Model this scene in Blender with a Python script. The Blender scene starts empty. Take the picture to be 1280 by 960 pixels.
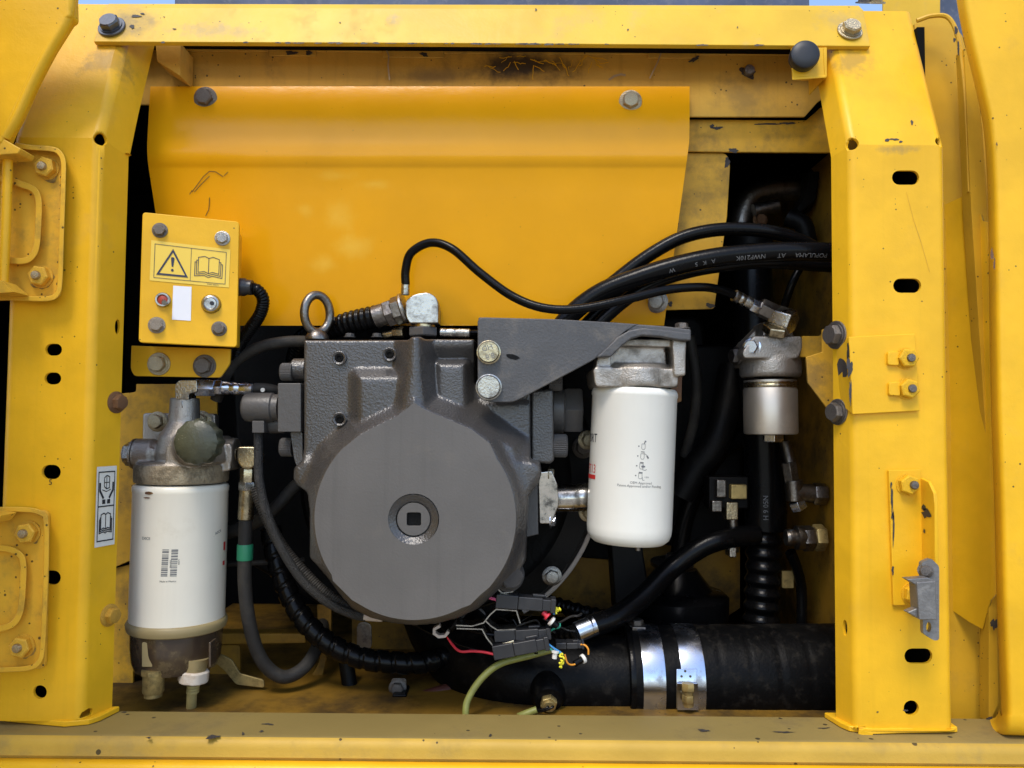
import bpy, bmesh, math, random
from mathutils import Vector, Matrix, Quaternion, noise as mnoise
from mathutils.geometry import tessellate_polygon
R = math.radians
scene = bpy.context.scene
col = scene.collection
random.seed(7)

# ------------------------------------------------------------------ camera
PITCH, ROLL, FPX = R(2.5), R(0.5), 1000.0
CAM = Vector((0, -1, 0))
fw = Vector((0, math.cos(PITCH), math.sin(PITCH)))
r0 = Vector((1, 0, 0)); u0 = Vector((0, -math.sin(PITCH), math.cos(PITCH)))
rt = r0 * math.cos(ROLL) + u0 * math.sin(ROLL)
up = u0 * math.cos(ROLL) - r0 * math.sin(ROLL)
cd = bpy.data.cameras.new('camera'); cam = bpy.data.objects.new('camera', cd); col.objects.link(cam)
cam.matrix_world = Matrix(((rt.x, up.x, -fw.x, CAM.x), (rt.y, up.y, -fw.y, CAM.y), (rt.z, up.z, -fw.z, CAM.z), (0, 0, 0, 1)))
cd.sensor_fit = 'HORIZONTAL'; cd.sensor_width = 36; cd.lens = 36 * FPX / 1280
cd.clip_start = 0.02; cd.clip_end = 3000
scene.camera = cam

# ------------------------------------------------------------------ world, sun, exposure
SUN_EL, SUN_AZ = R(58), R(-20)          # azimuth measured from -Y (behind the photographer) towards +X
w = bpy.data.worlds.new('World'); scene.world = w; w.use_nodes = True
nt = w.node_tree; nt.nodes.clear()
sk = nt.nodes.new('ShaderNodeTexSky'); sk.sky_type = 'NISHITA'; sk.sun_disc = False
sk.sun_elevation = SUN_EL; sk.sun_rotation = math.pi - SUN_AZ
bg = nt.nodes.new('ShaderNodeBackground'); bg.inputs[1].default_value = 0.15
wo = nt.nodes.new('ShaderNodeOutputWorld')
nt.links.new(sk.outputs[0], bg.inputs[0]); nt.links.new(bg.outputs[0], wo.inputs[0])
sd = bpy.data.lights.new('sun', 'SUN'); sd.energy = 1.2; sd.angle = R(18); sd.color = (1, 0.93, 0.82)
sun = bpy.data.objects.new('sun', sd); col.objects.link(sun)
sdir = Vector((math.sin(SUN_AZ) * math.cos(SUN_EL), -math.cos(SUN_AZ) * math.cos(SUN_EL), math.sin(SUN_EL)))
sun.rotation_euler = sdir.to_track_quat('Z', 'Y').to_euler()
sun.location = (2, -4, 5)
vs = scene.view_settings
vs.view_transform = 'Standard'; vs.look = 'None'; vs.gamma = 1; vs.exposure = 1.0; vs.use_curve_mapping = False
scene.render.engine = 'CYCLES'
scene.cycles.use_denoising = True
scene.cycles.max_bounces = 8
scene.cycles.sample_clamp_indirect = 6

# ------------------------------------------------------------------ pixel -> place helpers
def ray(px, py):
    return fw + rt * ((px - 640) / FPX) + up * ((480 - py) / FPX)
def P(px, py, y):
    d = ray(px, py)
    return CAM + d * ((y - CAM.y) / d.y)
class Plane:
    def __init__(s, o, n):
        s.o = Vector(o); s.n = Vector(n).normalized()
        if s.n.y < 0: s.n = -s.n            # n points away from the viewer
    def at(s, px, py, off=0.0):             # off > 0: towards the viewer
        d = ray(px, py); o = s.o - s.n * off
        return CAM + d * ((o - CAM).dot(s.n) / d.dot(s.n))
def PY(y): return Plane((0, y, 0), (0, 1, 0))
def mpp(y): return (1 + y) / FPX             # metres per pixel at depth y

# ------------------------------------------------------------------ materials
MATS = {}
def mat(name, c, rough=0.5, metal=0.0, var=0.10, vs_=9.0, dirt=None, damt=0.0, dscale=14.0, specks=0.0, spscale=125.0,
        bump=0.0, bscale=260.0, coat=0.0, spec=0.5, patches=(), rvar=0.12, speckc=(0.02, 0.016, 0.012), streak=0.0, bump2=0.0):
    m = bpy.data.materials.new(name); m.use_nodes = True; MATS[name] = m
    t = m.node_tree; N = t.nodes.new; L = t.links.new
    b = t.nodes['Principled BSDF']
    if name.startswith('yellow'): spec = min(spec, 0.30)
    tc = N('ShaderNodeTexCoord'); co = tc.outputs['Object']
    def nz(scale, detail=4.0, src=None, rough_=0.55):
        n = N('ShaderNodeTexNoise'); n.inputs['Scale'].default_value = scale; n.inputs['Detail'].default_value = detail
        n.inputs['Roughness'].default_value = rough_
        L(src or co, n.inputs['Vector']); return n.outputs['Fac']
    def mr(src, a, b_, c_=0.0, d=1.0):
        n = N('ShaderNodeMapRange'); n.interpolation_type = 'SMOOTHSTEP'
        for i, v in enumerate((a, b_, c_, d)): n.inputs[i + 1].default_value = v
        L(src, n.inputs[0]); return n.outputs[0]
    def mth(op, a, b_=None, cl=False):
        n = N('ShaderNodeMath'); n.operation = op; n.use_clamp = cl
        for i, v in enumerate((a, b_)):
            if v is None: continue
            if isinstance(v, (int, float)): n.inputs[i].default_value = v
            else: L(v, n.inputs[i])
        return n.outputs[0]
    def mix(f, a, b_):
        n = N('ShaderNodeMix'); n.data_type = 'RGBA'
        if isinstance(f, (int, float)): n.inputs[0].default_value = f
        else: L(f, n.inputs[0])
        for i, v in ((6, a), (7, b_)):
            if isinstance(v, tuple): n.inputs[i].default_value = (*v[:3], 1)
            else: L(v, n.inputs[i])
        return n.outputs[2]
    v = mr(nz(vs_), 0.3, 0.7)
    cc = mix(v, tuple(x * (1 - var) for x in c), tuple(min(1, x * (1 + var)) for x in c))
    rg = mth('ADD', rough - rvar / 2, mth('MULTIPLY', nz(vs_ * 3.1), rvar))
    if streak:
        mp = N('ShaderNodeMapping'); mp.inputs['Scale'].default_value = (90, 90, 3); L(co, mp.inputs[0])
        s_ = mr(nz(1.0, 3.0, mp.outputs[0]), 0.5, 0.75)
        cc = mix(mth('MULTIPLY', s_, streak), cc, tuple(x * 0.55 for x in c))
    if dirt:
        d1 = mr(nz(dscale, 8.0, None, 0.68), 0.62 - damt * 0.45, 0.78 - damt * 0.2)
        cc = mix(mth('MULTIPLY', d1, min(1.0, 0.08 + damt * 1.6)), cc, dirt)
        rg = mth('ADD', rg, mth('MULTIPLY', d1, 0.2), True)
    for (pc, pr, pcol, amt, nsc, soft) in patches:
        mp = N('ShaderNodeVectorMath'); mp.operation = 'SUBTRACT'; L(co, mp.inputs[0]); mp.inputs[1].default_value = pc
        m2 = N('ShaderNodeVectorMath'); m2.operation = 'DIVIDE'; L(mp.outputs[0], m2.inputs[0]); m2.inputs[1].default_value = pr
        ln = N('ShaderNodeVectorMath'); ln.operation = 'LENGTH'; L(m2.outputs[0], ln.inputs[0])
        f = mth('SUBTRACT', 1.0, ln.outputs['Value'])
        f = mth('ADD', f, mth('MULTIPLY', mth('SUBTRACT', nz(nsc, 8.0, None, 0.65), 0.5), 2.2))
        f = mr(f, 0.0, soft, 0.0, amt)
        cc = mix(f, cc, pcol)
    if specks:
        vo = N('ShaderNodeTexVoronoi'); vo.inputs['Scale'].default_value = spscale; L(co, vo.inputs['Vector'])
        sx = N('ShaderNodeSeparateColor'); L(vo.outputs['Color'], sx.inputs[0])
        size = mth('MULTIPLY', mr(sx.outputs[0], 0.62, 1.0), mr(nz(vs_ * 0.7, 2.0), 0.34, 0.56))
        dd = mth('ADD', vo.outputs['Distance'], mth('MULTIPLY', mth('SUBTRACT', nz(spscale * 3), 0.5), 0.12))
        f = mth('LESS_THAN', dd, mth('MULTIPLY', size, specks))
        cc = mix(mth('MULTIPLY', f, 0.85), cc, speckc)
    L(cc, b.inputs['Base Color']); L(rg, b.inputs['Roughness'])
    b.inputs['Metallic'].default_value = metal
    b.inputs['Specular IOR Level'].default_value = spec
    if coat:
        b.inputs['Coat Weight'].default_value = coat; b.inputs['Coat Roughness'].default_value = 0.12
    if bump or bump2:
        bp = N('ShaderNodeBump'); bp.inputs['Strength'].default_value = 1.0; bp.inputs['Distance'].default_value = 0.001
        h = mth('MULTIPLY', nz(bscale, 2.0), bump)
        if bump2: h = mth('ADD', h, mth('MULTIPLY', nz(bscale * 0.12, 3.0), bump2))
        L(h, bp.inputs['Height']); L(bp.outputs[0], b.inputs['Normal'])
    return m

YEL = (0.80, 0.44, 0.014)
GRIME = (0.20, 0.13, 0.05)
mat('yellow', YEL, 0.40, specks=0.16, dirt=(0.55, 0.31, 0.05), damt=0.18, bump=0.10, bscale=420, bump2=0.5)
mat('yellow_dirty', (0.70, 0.38, 0.03), 0.5, dirt=GRIME, damt=0.42, specks=0.2, bump=0.15, bump2=0.5, streak=0.15)
mat('yellow_decal', (0.86, 0.60, 0.09), 0.35, var=0.03)
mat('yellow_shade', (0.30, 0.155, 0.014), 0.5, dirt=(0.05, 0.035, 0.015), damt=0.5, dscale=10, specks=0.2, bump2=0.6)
mat('yellow_inner', (0.66, 0.37, 0.022), 0.45, dirt=(0.42, 0.25, 0.04), damt=0.16, specks=0.2, spscale=160, bump=0.1, bump2=0.5)
mat('ink', (0.012, 0.012, 0.018), 0.5, var=0.0)
mat('ink_blue', (0.02, 0.025, 0.06), 0.45, var=0.0)
mat('ink_red', (0.55, 0.03, 0.025), 0.45, var=0.05)
mat('ink_grey', (0.16, 0.16, 0.16), 0.5, var=0.05)
mat('white_sticker', (0.82, 0.82, 0.86), 0.45, var=0.03)
mat('label_white', (0.72, 0.70, 0.62), 0.45, var=0.05, dirt=(0.4, 0.33, 0.2), damt=0.1)
mat('white_enamel', (0.88, 0.82, 0.68), 0.30, var=0.03, streak=0.05, dirt=(0.55, 0.46, 0.30), damt=0.14, coat=0.2, specks=0.05)
mat('white_enamel_cool', (0.80, 0.775, 0.69), 0.30, var=0.03, streak=0.04, dirt=(0.55, 0.47, 0.33), damt=0.12, coat=0.2)
mat('pump_paint', (0.048, 0.044, 0.041), 0.30, var=0.08, spec=0.85, bump=1.0, bscale=330, bump2=0.3, dirt=(0.15, 0.13, 0.10), damt=0.12)
mat('pump_machined', (0.108, 0.099, 0.090), 0.48, var=0.08, streak=0.22, bump=0.2, bscale=300, dirt=(0.17, 0.15, 0.12), damt=0.15)
mat('grey_part', (0.075, 0.070, 0.066), 0.42, var=0.08, bump=0.4)
mat('bracket_grey', (0.068, 0.066, 0.066), 0.46, var=0.12, dirt=(0.17, 0.15, 0.125), damt=0.34, dscale=20, bump=0.6, bscale=300, bump2=0.8)
mat('cast_alu', (0.42, 0.38, 0.33), 0.42, 0.85, dirt=(0.10, 0.085, 0.06), damt=0.42, dscale=24, bump=0.8, bscale=500, bump2=0.2)
mat('cast_alu_tan', (0.44, 0.36, 0.24), 0.50, 0.6, dirt=(0.12, 0.095, 0.06), damt=0.48, dscale=30, bump=1.2, bscale=260)
mat('brushed_can', (0.56, 0.50, 0.42), 0.42, 0.9, dirt=(0.30, 0.26, 0.2), damt=0.28, streak=0.12)
mat('zinc', (0.46, 0.44, 0.40), 0.24, 1.0, dirt=(0.07, 0.055, 0.04), damt=0.42, dscale=60, bump=0.3, bscale=400)
mat('zinc_yellow', (0.52, 0.44, 0.29), 0.25, 1.0, dirt=(0.07, 0.052, 0.03), damt=0.44, dscale=60, bump=0.3)
mat('steel_dark', (0.22, 0.20, 0.18), 0.33, 1.0, dirt=(0.06, 0.05, 0.04), damt=0.4, dscale=70, bump=0.5)
mat('bolt_blue', (0.12, 0.13, 0.15), 0.40, 0.7, dirt=(0.10, 0.085, 0.07), damt=0.35, dscale=70)
mat('rust', (0.17, 0.085, 0.045), 0.62, 0.4, dirt=(0.5, 0.27, 0.03), damt=0.3, dscale=80, bump=0.8)
mat('rubber', (0.0028, 0.0028, 0.0031), 0.25, var=0.2, dirt=(0.016, 0.014, 0.012), damt=0.08, dscale=40, bump=0.2, spec=0.16)
mat('rubber_worn', (0.024, 0.022, 0.020), 0.6, var=0.2, spec=0.3, dirt=(0.075, 0.065, 0.05), damt=0.35, dscale=24, bump=0.5)
mat('rubber_pipe', (0.003, 0.003, 0.0032), 0.42, var=0.2, dirt=(0.028, 0.024, 0.019), damt=0.28, dscale=60, bump=0.35, bump2=0.5, spec=0.10)
mat('plastic', (0.022, 0.022, 0.024), 0.36, var=0.1, dirt=(0.10, 0.09, 0.075), damt=0.15)
mat('cap_rubber', (0.014, 0.0145, 0.017), 0.48, var=0.08, dirt=(0.06, 0.06, 0.06), damt=0.15)
mat('black_iron', (0.0035, 0.0033, 0.0033), 0.5, var=0.15, spec=0.15, dirt=(0.02, 0.017, 0.013), damt=0.25, bump=0.5)
mat('cast_grey', (0.20, 0.19, 0.18), 0.45, 0.5, var=0.15, dirt=(0.34, 0.32, 0.29), damt=0.3, dscale=60, bump=0.6)
mat('bowl', (0.060, 0.040, 0.026), 0.22, var=0.25, dirt=(0.28, 0.20, 0.08), damt=0.32, dscale=18, coat=0.3)
mat('tan_ring', (0.34, 0.26, 0.12), 0.48, var=0.1, dirt=(0.12, 0.09, 0.04), damt=0.35)
mat('brass', (0.46, 0.34, 0.13), 0.42, 0.6, dirt=(0.10, 0.075, 0.03), damt=0.45, dscale=50)
mat('white_plastic', (0.66, 0.58, 0.48), 0.5, dirt=(0.4, 0.24, 0.1), damt=0.35, dscale=40)
mat('tube_clear', (0.40, 0.33, 0.13), 0.35, dirt=(0.2, 0.15, 0.05), damt=0.2)
mat('green_tape', (0.02, 0.22, 0.11), 0.45)
mat('blue_steel', (0.55, 0.60, 0.70), 0.20, 1.0, dirt=(0.16, 0.13, 0.11), damt=0.34, dscale=34)
mat('chrome', (0.66, 0.63, 0.58), 0.18, 1.0, dirt=(0.025, 0.02, 0.016), damt=0.50, dscale=60)
mat('wire_pink', (0.80, 0.12, 0.28), 0.4); mat('wire_red', (0.62, 0.03, 0.05), 0.4); mat('wire_green', (0.03, 0.30, 0.20), 0.4)
mat('wire_blue', (0.05, 0.25, 0.55), 0.4); mat('wire_yellow', (0.80, 0.72, 0.04), 0.45); mat('wire_orange', (0.75, 0.30, 0.03), 0.4)
mat('wire_white', (0.7, 0.68, 0.62), 0.45); mat('wire_olive', (0.24, 0.25, 0.06), 0.45, dirt=(0.1, 0.1, 0.04), damt=0.3)
mat('loom', (0.018, 0.0175, 0.017), 0.6, var=0.25, bump=2.5, bscale=600, dirt=(0.12, 0.11, 0.1), damt=0.2, dscale=60)
mat('chip', (0.045, 0.038, 0.034), 0.65, var=0.3, vs_=60, dirt=(0.16, 0.13, 0.10), damt=0.2, dscale=90)
mat('red_switch', (0.42, 0.05, 0.02), 0.45)
mat('knob', (0.055, 0.058, 0.035), 0.42, var=0.25, specks=0.35, spscale=420, speckc=(0.32, 0.32, 0.24), vs_=30, bump=0.5)
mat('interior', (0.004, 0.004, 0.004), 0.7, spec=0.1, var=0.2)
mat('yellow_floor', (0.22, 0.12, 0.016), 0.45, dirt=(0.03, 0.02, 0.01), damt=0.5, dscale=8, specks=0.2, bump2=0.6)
mat('yellow_hinge', (0.74, 0.42, 0.035), 0.45, dirt=(0.34, 0.21, 0.04), damt=0.35, dscale=30, specks=0.3, spscale=160, bump=0.1, bump2=0.4)
mat('hood_blue', (0.06, 0.075, 0.12), 0.5, var=0.3, dirt=(0.2, 0.2, 0.22), damt=0.3, dscale=60)
mat('ground', (0.28, 0.25, 0.20), 0.85, var=0.15, vs_=1.2, dirt=(0.24, 0.20, 0.15), damt=0.3, dscale=3)
mat('flywheel', (0.005, 0.0047, 0.0047), 0.40, spec=0.2, var=0.12, bump=0.5)
mat('drip', (0.40, 0.29, 0.15), 0.6)
mat('seal', (0.5, 0.42, 0.36), 0.6)
mat('oil_red', (0.10, 0.03, 0.02), 0.5)

# ------------------------------------------------------------------ object helpers
def wloc(o):
    v = Vector((0, 0, 0))
    while o: v = v + Vector(o.location); o = o.parent
    return v
def tag(o, label, cat, group=None, kind=None):
    if label: o['label'] = label
    if cat: o['category'] = cat
    if group: o['group'] = group
    if kind: o['kind'] = kind
    return o
def thing(name, label, cat, at, group=None):
    o = bpy.data.objects.new(name, None); col.objects.link(o); o.empty_display_size = 0.02
    o.location = at
    return tag(o, label, cat, group)
def obj(name, g, m, parent=None, smooth=35, bevel=0.0, seg=2, solid=0.0, sub=0, label=None):
    vs_, fs = g
    off = wloc(parent) if parent else Vector((0, 0, 0))
    me = bpy.data.meshes.new(name)
    me.from_pydata([tuple(Vector(v) - off) for v in vs_], [], fs)
    bm = bmesh.new(); bm.from_mesh(me)
    bmesh.ops.remove_doubles(bm, verts=bm.verts, dist=1e-6)
    bmesh.ops.dissolve_degenerate(bm, edges=bm.edges, dist=1e-6)
    bmesh.ops.recalc_face_normals(bm, faces=bm.faces); bm.to_mesh(me); bm.free()
    me.materials.append(MATS[m])
    o = bpy.data.objects.new(name, me); col.objects.link(o)
    if parent: o.parent = parent
    if smooth:
        for p in me.polygons: p.use_smooth = True
        me.set_sharp_from_angle(angle=R(smooth))
    if solid:
        s = o.modifiers.new('solid', 'SOLIDIFY'); s.thickness = solid; s.offset = -1
        if smooth and not bevel:
            wn = o.modifiers.new('wn', 'WEIGHTED_NORMAL'); wn.weight = 100; wn.keep_sharp = True
    if bevel:
        b = o.modifiers.new('bevel', 'BEVEL'); b.width = bevel; b.segments = seg; b.limit_method = 'ANGLE'; b.angle_limit = R(40)
        b.harden_normals = bool(smooth)
    if sub:
        b = o.modifiers.new('sub', 'SUBSURF'); b.levels = b.render_levels = sub
    if label: o['label'] = label
    return o
def join(*gs):
    V, F = [], []
    for v, f in gs:
        n = len(V); V += list(v); F += [tuple(i + n for i in q) for q in f]
    return V, F
def frame(ax):
    ax = Vector(ax).normalized()
    t = Vector((0, 0, 1)) if abs(ax.z) < 0.9 else Vector((1, 0, 0))
    a = ax.cross(t).normalized(); return ax, a, ax.cross(a)
def lathe(prof, base, ax, seg=32, cap=True, rot=0.0, rfun=None):
    ax, a, b = frame(ax); base = Vector(base); V, F = [], []
    for r, h in prof:
        for i in range(seg):
            t = 2 * math.pi * i / seg + rot
            rr = r * (rfun(t, h) if rfun else 1)
            V.append(base + ax * h + (a * math.cos(t) + b * math.sin(t)) * rr)
    n = len(prof)
    for j in range(n - 1):
        for i in range(seg):
            k = (i + 1) % seg
            F.append((j * seg + i, j * seg + k, (j + 1) * seg + k, (j + 1) * seg + i))
    if cap:
        F.append(tuple(range(seg))[::-1]); F.append(tuple((n - 1) * seg + i for i in range(seg)))
    return V, F
def rod(a, b, r, seg=24, r2=None):
    a = Vector(a); b = Vector(b); h = (b - a).length
    return lathe([(r, 0), (r2 or r, h)], a, b - a, seg)
def hexrod(a, b, r, rot=0.26):
    a = Vector(a); b = Vector(b); h = (b - a).length
    return lathe([(r * 0.93, 0), (r, h * 0.12), (r, h * 0.88), (r * 0.93, h)], a, b - a, 6, rot=rot)
def spline(pts, n=10):
    pts = [Vector(p) for p in pts]
    q = [pts[0] * 2 - pts[1]] + pts + [pts[-1] * 2 - pts[-2]]
    out = []
    for i in range(1, len(q) - 2):
        p0, p1, p2, p3 = q[i - 1:i + 3]
        for k in range(n):
            t = k / n
            out.append(0.5 * ((2 * p1) + (p2 - p0) * t + (2 * p0 - 5 * p1 + 4 * p2 - p3) * t * t + (3 * p1 - p0 - 3 * p2 + p3) * t ** 3))
    out.append(pts[-1]); return out
def resample(pts, step):
    out = [pts[0]]; acc = 0
    for a, b in zip(pts, pts[1:]):
        L = (b - a).length; d = step - acc
        while d <= L:
            out.append(a.lerp(b, d / L)); d += step
        acc = L - (d - step)
    out.append(pts[-1]); return out
def sweep(pts, rad, seg=14, smooth_n=10, step=None, rfun=None, cap=True, flat=None):
    c = spline(pts, smooth_n) if smooth_n else [Vector(p) for p in pts]
    if step: c = resample(c, step)
    V, F = [], []; prev = None; s = 0.0
    for i, p in enumerate(c):
        t = (c[min(i + 1, len(c) - 1)] - c[max(i - 1, 0)]).normalized()
        if prev is None: _, a, _ = frame(t)
        else: a = (prev - t * prev.dot(t)).normalized()
        prev = a; b = t.cross(a)
        if i: s += (c[i] - c[i - 1]).length
        for k in range(seg):
            th = 2 * math.pi * k / seg
            r = rad if not callable(rad) else rad(i / (len(c) - 1))
            if rfun: r *= rfun(s, th)
            V.append(p + (a * math.cos(th) + b * math.sin(th)) * r)
    n = len(c)
    for j in range(n - 1):
        for k in range(seg):
            l = (k + 1) % seg
            F.append((j * seg + k, j * seg + l, (j + 1) * seg + l, (j + 1) * seg + k))
    if cap: F.append(tuple(range(seg))[::-1]); F.append(tuple((n - 1) * seg + k for k in range(seg)))
    return V, F
def pxs(pts): return [P(*p) for p in pts]
def hose(pts, rpx, seg=16, **k):
    y = sum(p[2] for p in pts) / len(pts)
    return sweep(pxs(pts), rpx * mpp(y), seg, **k)
def extrude(front, back, holes=()):
    """front/back: lists of world points (same order); holes: list of (front, back)"""
    loops = [(front, back)] + list(holes)
    V, F = [], []; fr = [l[0] for l in loops]
    tri = tessellate_polygon([[Vector(p) for p in l] for l in fr])
    nf = sum(len(l) for l in fr)
    for l in fr: V += [Vector(p) for p in l]
    for l in loops: V += [Vector(p) for p in l[1]]
    if not holes:
        F.append(tuple(range(nf))); F.append(tuple(range(2 * nf - 1, nf - 1, -1)))
    else:
        for t in tri:
            F.append(tuple(t)); F.append(tuple(i + nf for i in reversed(t)))
    o = 0
    for l in fr:
        n = len(l)
        for i in range(n):
            j = (i + 1) % n
            F.append((o + i, o + j, nf + o + j, nf + o + i))
        o += n
    return V, F
def rpoly(pts, r, seg=5):
    """round the corners of a pixel polygon; r number or list"""
    out = []; n = len(pts)
    for i in range(n):
        p = Vector(pts[i][:2]); a = Vector(pts[i - 1][:2]); b = Vector(pts[(i + 1) % n][:2])
        rr = r[i] if isinstance(r, (list, tuple)) else r
        d1 = (a - p); d2 = (b - p); m = min(d1.length, d2.length) * 0.48
        rr = min(rr, m)
        if rr <= 0: out.append(tuple(p)); continue
        s = p + d1.normalized() * rr; e = p + d2.normalized() * rr
        for k in range(seg + 1):
            t = k / seg
            q = s.lerp(p, t).lerp(p.lerp(e, t), t); out.append(tuple(q))
    return out
def rect(x0, y0, x1, y1, r=0, seg=5):
    q = [(x0, y0), (x1, y0), (x1, y1), (x0, y1)]
    return rpoly(q, r, seg) if r else q
def circ(x, y, r, n=24, ry=None, rot=0.0):
    ry = ry or r; o = []
    for i in range(n):
        t = 2 * math.pi * i / n; u, v = r * math.cos(t), ry * math.sin(t)
        o.append((x + u * math.cos(rot) - v * math.sin(rot), y + u * math.sin(rot) + v * math.cos(rot)))
    return o
def slot(x, y, wd, ht, n=8):
    r = ht / 2; o = []
    for i in range(n + 1):
        t = -math.pi / 2 + math.pi * i / n; o.append((x + wd / 2 - r + r * math.cos(t), y + r * math.sin(t)))
    for i in range(n + 1):
        t = math.pi / 2 + math.pi * i / n; o.append((x - wd / 2 + r + r * math.cos(t), y + r * math.sin(t)))
    return o
def plate(px, pl, th, holes=(), off=0.0):
    f = [pl.at(x, y, off) for x, y in px]; b = [p + pl.n * th for p in f]
    hs = []
    for h in holes:
        hf = [pl.at(x, y, off) for x, y in h]; hs.append((hf, [p + pl.n * th for p in hf]))
    return extrude(f, b, hs)
def slab(px, y0, y1):
    """pixel outline standing at depth y0, run straight back to y1"""
    return plate(px, PY(y0), y1 - y0)
def box3(c, sx, sy, sz, rot=None):
    c = Vector(c); V = []
    for z in (-1, 1):
        for x, y in ((-1, -1), (1, -1), (1, 1), (-1, 1)):
            d = Vector((x * sx / 2, y * sy / 2, z * sz / 2))
            if rot: d = rot @ d
            V.append(c + d)
    return V, [(0, 3, 2, 1), (4, 5, 6, 7), (0, 1, 5, 4), (1, 2, 6, 5), (2, 3, 7, 6), (3, 0, 4, 7)]
def apply_mods(o):
    dg = bpy.context.evaluated_depsgraph_get()
    me = bpy.data.meshes.new_from_object(o.evaluated_get(dg))
    o.modifiers.clear(); o.data = me
def cast(name, g, m, parent, voxel=0.0025, it=6, fac=0.5):
    """overlapping closed solids fused into one casting with soft fillets"""
    o = obj(name, g, m, parent, smooth=0)
    r = o.modifiers.new('r', 'REMESH'); r.mode = 'VOXEL'; r.voxel_size = voxel
    s = o.modifiers.new('s', 'SMOOTH'); s.factor = fac; s.iterations = it
    apply_mods(o)
    for p in o.data.polygons: p.use_smooth = True
    return o
# -- fasteners: shared meshes, one object each
FAST = {}
def fast_mesh(kind, m):
    k = (kind, m)
    if k in FAST: return FAST[k]
    ax = (0, -1, 0); o = (0, 0, 0)
    if kind == 'hex':      g = join(lathe([(1.28, -0.02), (1.28, 0.14), (1.2, 0.18)], o, ax, 32), lathe([(1, 0.1), (1, 0.72), (0.86, 0.84)], o, ax, 6), lathe([(0.80, 0.8), (0.80, 0.86), (0.74, 0.86)], o, ax, 24))
    elif kind == 'flange': g = join(lathe([(1.32, -0.02), (1.32, 0.08), (0.95, 0.28)], o, ax, 32), lathe([(0.97, 0.05), (0.97, 0.85), (0.82, 0.98)], o, ax, 6), lathe([(0.78, 0.9), (0.78, 1.01), (0.70, 1.03)], o, ax, 24))
    elif kind == 'washered': g = join(lathe([(1.35, -0.02), (1.35, 0.14), (1.3, 0.18)], o, ax, 36), lathe([(1.1, 0.1), (1.1, 0.3)], o, ax, 32), lathe([(1, 0.2), (1, 0.8), (0.86, 0.94)], o, ax, 6), lathe([(0.82, 0.9), (0.82, 0.96), (0.76, 0.96)], o, ax, 24))
    elif kind == 'nut':    g = join(lathe([(1.12, -0.02), (1.12, 0.1)], o, ax, 32), lathe([(0.9, 0.05), (1, 0.15), (1, 0.75), (0.86, 0.86)], o, ax, 6))
    elif kind == 'stud':   g = lathe([(0.5, 0), (0.5, 1.15), (0.42, 1.3), (0.2, 1.34)], o, ax, 20)
    elif kind == 'socket': g = join(lathe([(1, 0), (1, 0.8), (0.9, 0.9), (0.62, 0.9), (0.62, 0.3)], o, ax, 28, rfun=None))
    elif kind == 'knurl':  g = lathe([(0.96, 0), (1, 0.1), (1, 1.15), (0.88, 1.3), (0.5, 1.3), (0.5, 0.6)], o, ax, 72, rfun=lambda t, h: 1 if int(round(t / (2 * math.pi / 72))) % 2 else 0.95)
    V, F = g
    me = bpy.data.meshes.new(kind); me.from_pydata([tuple(v) for v in V], [], F)
    for p in me.polygons: p.use_smooth = True
    me.set_sharp_from_angle(angle=R(30)); me.materials.append(MATS[m]); FAST[k] = me; return me
def fast(kind, pos, size, m, parent, d=(0, -1, 0), rot=0.0, name=None, h=1.0):
    me = fast_mesh(kind, m)
    o = bpy.data.objects.new(name or {'nut': 'nut', 'stud': 'stud', 'washered': 'bolt'}.get(kind, 'bolt'), me); col.objects.link(o)
    o.parent = parent; o.location = Vector(pos) - wloc(parent)
    q = Vector((0, -1, 0)).rotation_difference(Vector(d).normalized()) @ Quaternion((0, 1, 0), rot)
    o.rotation_mode = 'QUATERNION'; o.rotation_quaternion = q; o.scale = (size, size * h, size)
    return o
# -- flat print: 2D marks (metres, u right, v up) mapped onto a surface
def text2(s, size, align='CENTER', mirror=False):
    c = bpy.data.curves.new('t', 'FONT'); c.body = s; c.size = size; c.align_x = align; c.resolution_u = 2
    o = bpy.data.objects.new('t', c); col.objects.link(o)
    dg = bpy.context.evaluated_depsgraph_get(); me = bpy.data.meshes.new_from_object(o.evaluated_get(dg))
    V = [((-v.co.x if mirror else v.co.x), v.co.y) for v in me.vertices]; F = [tuple(p.vertices) for p in me.polygons]
    bpy.data.objects.remove(o); bpy.data.curves.remove(c); bpy.data.meshes.remove(me)
    return V, F
def stroke2(pts, wd, closed=False):
    V, F = [], []; n = len(pts); pts = [Vector(p) for p in pts]
    for i, p in enumerate(pts):
        a = pts[i - 1] if (closed or i) else p; b = pts[(i + 1) % n] if (closed or i < n - 1) else p
        d1 = (p - a); d2 = (b - p)
        if d1.length < 1e-9: d1 = d2
        if d2.length < 1e-9: d2 = d1
        d1 = d1.normalized(); d2 = d2.normalized(); t = (d1 + d2)
        t = t.normalized() if t.length > 1e-6 else d1
        nn = Vector((-t.y, t.x)); k = 1 / max(0.4, abs(nn.dot(Vector((-d1.y, d1.x)))))
        V += [tuple(p + nn * wd / 2 * k), tuple(p - nn * wd / 2 * k)]
    for i in range(n if closed else n - 1):
        j = (i + 1) % n; F.append((2 * i, 2 * i + 1, 2 * j + 1, 2 * j))
    return V, F
def poly2(pts): return [tuple(p) for p in pts], [tuple(range(len(pts)))]
def shift2(g, dx, dy, rot=0.0, sc=1.0):
    c, s = math.cos(rot) * sc, math.sin(rot) * sc
    return [(x * c - y * s + dx, x * s + y * c + dy) for x, y in g[0]], g[1]
def onto(g, fn): return [fn(x, y) for x, y in g[0]], g[1]
def on_axes(o, u, v, n, off): 
    o, u, v, n = map(Vector, (o, u, v, n))
    return lambda x, y: o + u * x + v * y + n * off
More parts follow.
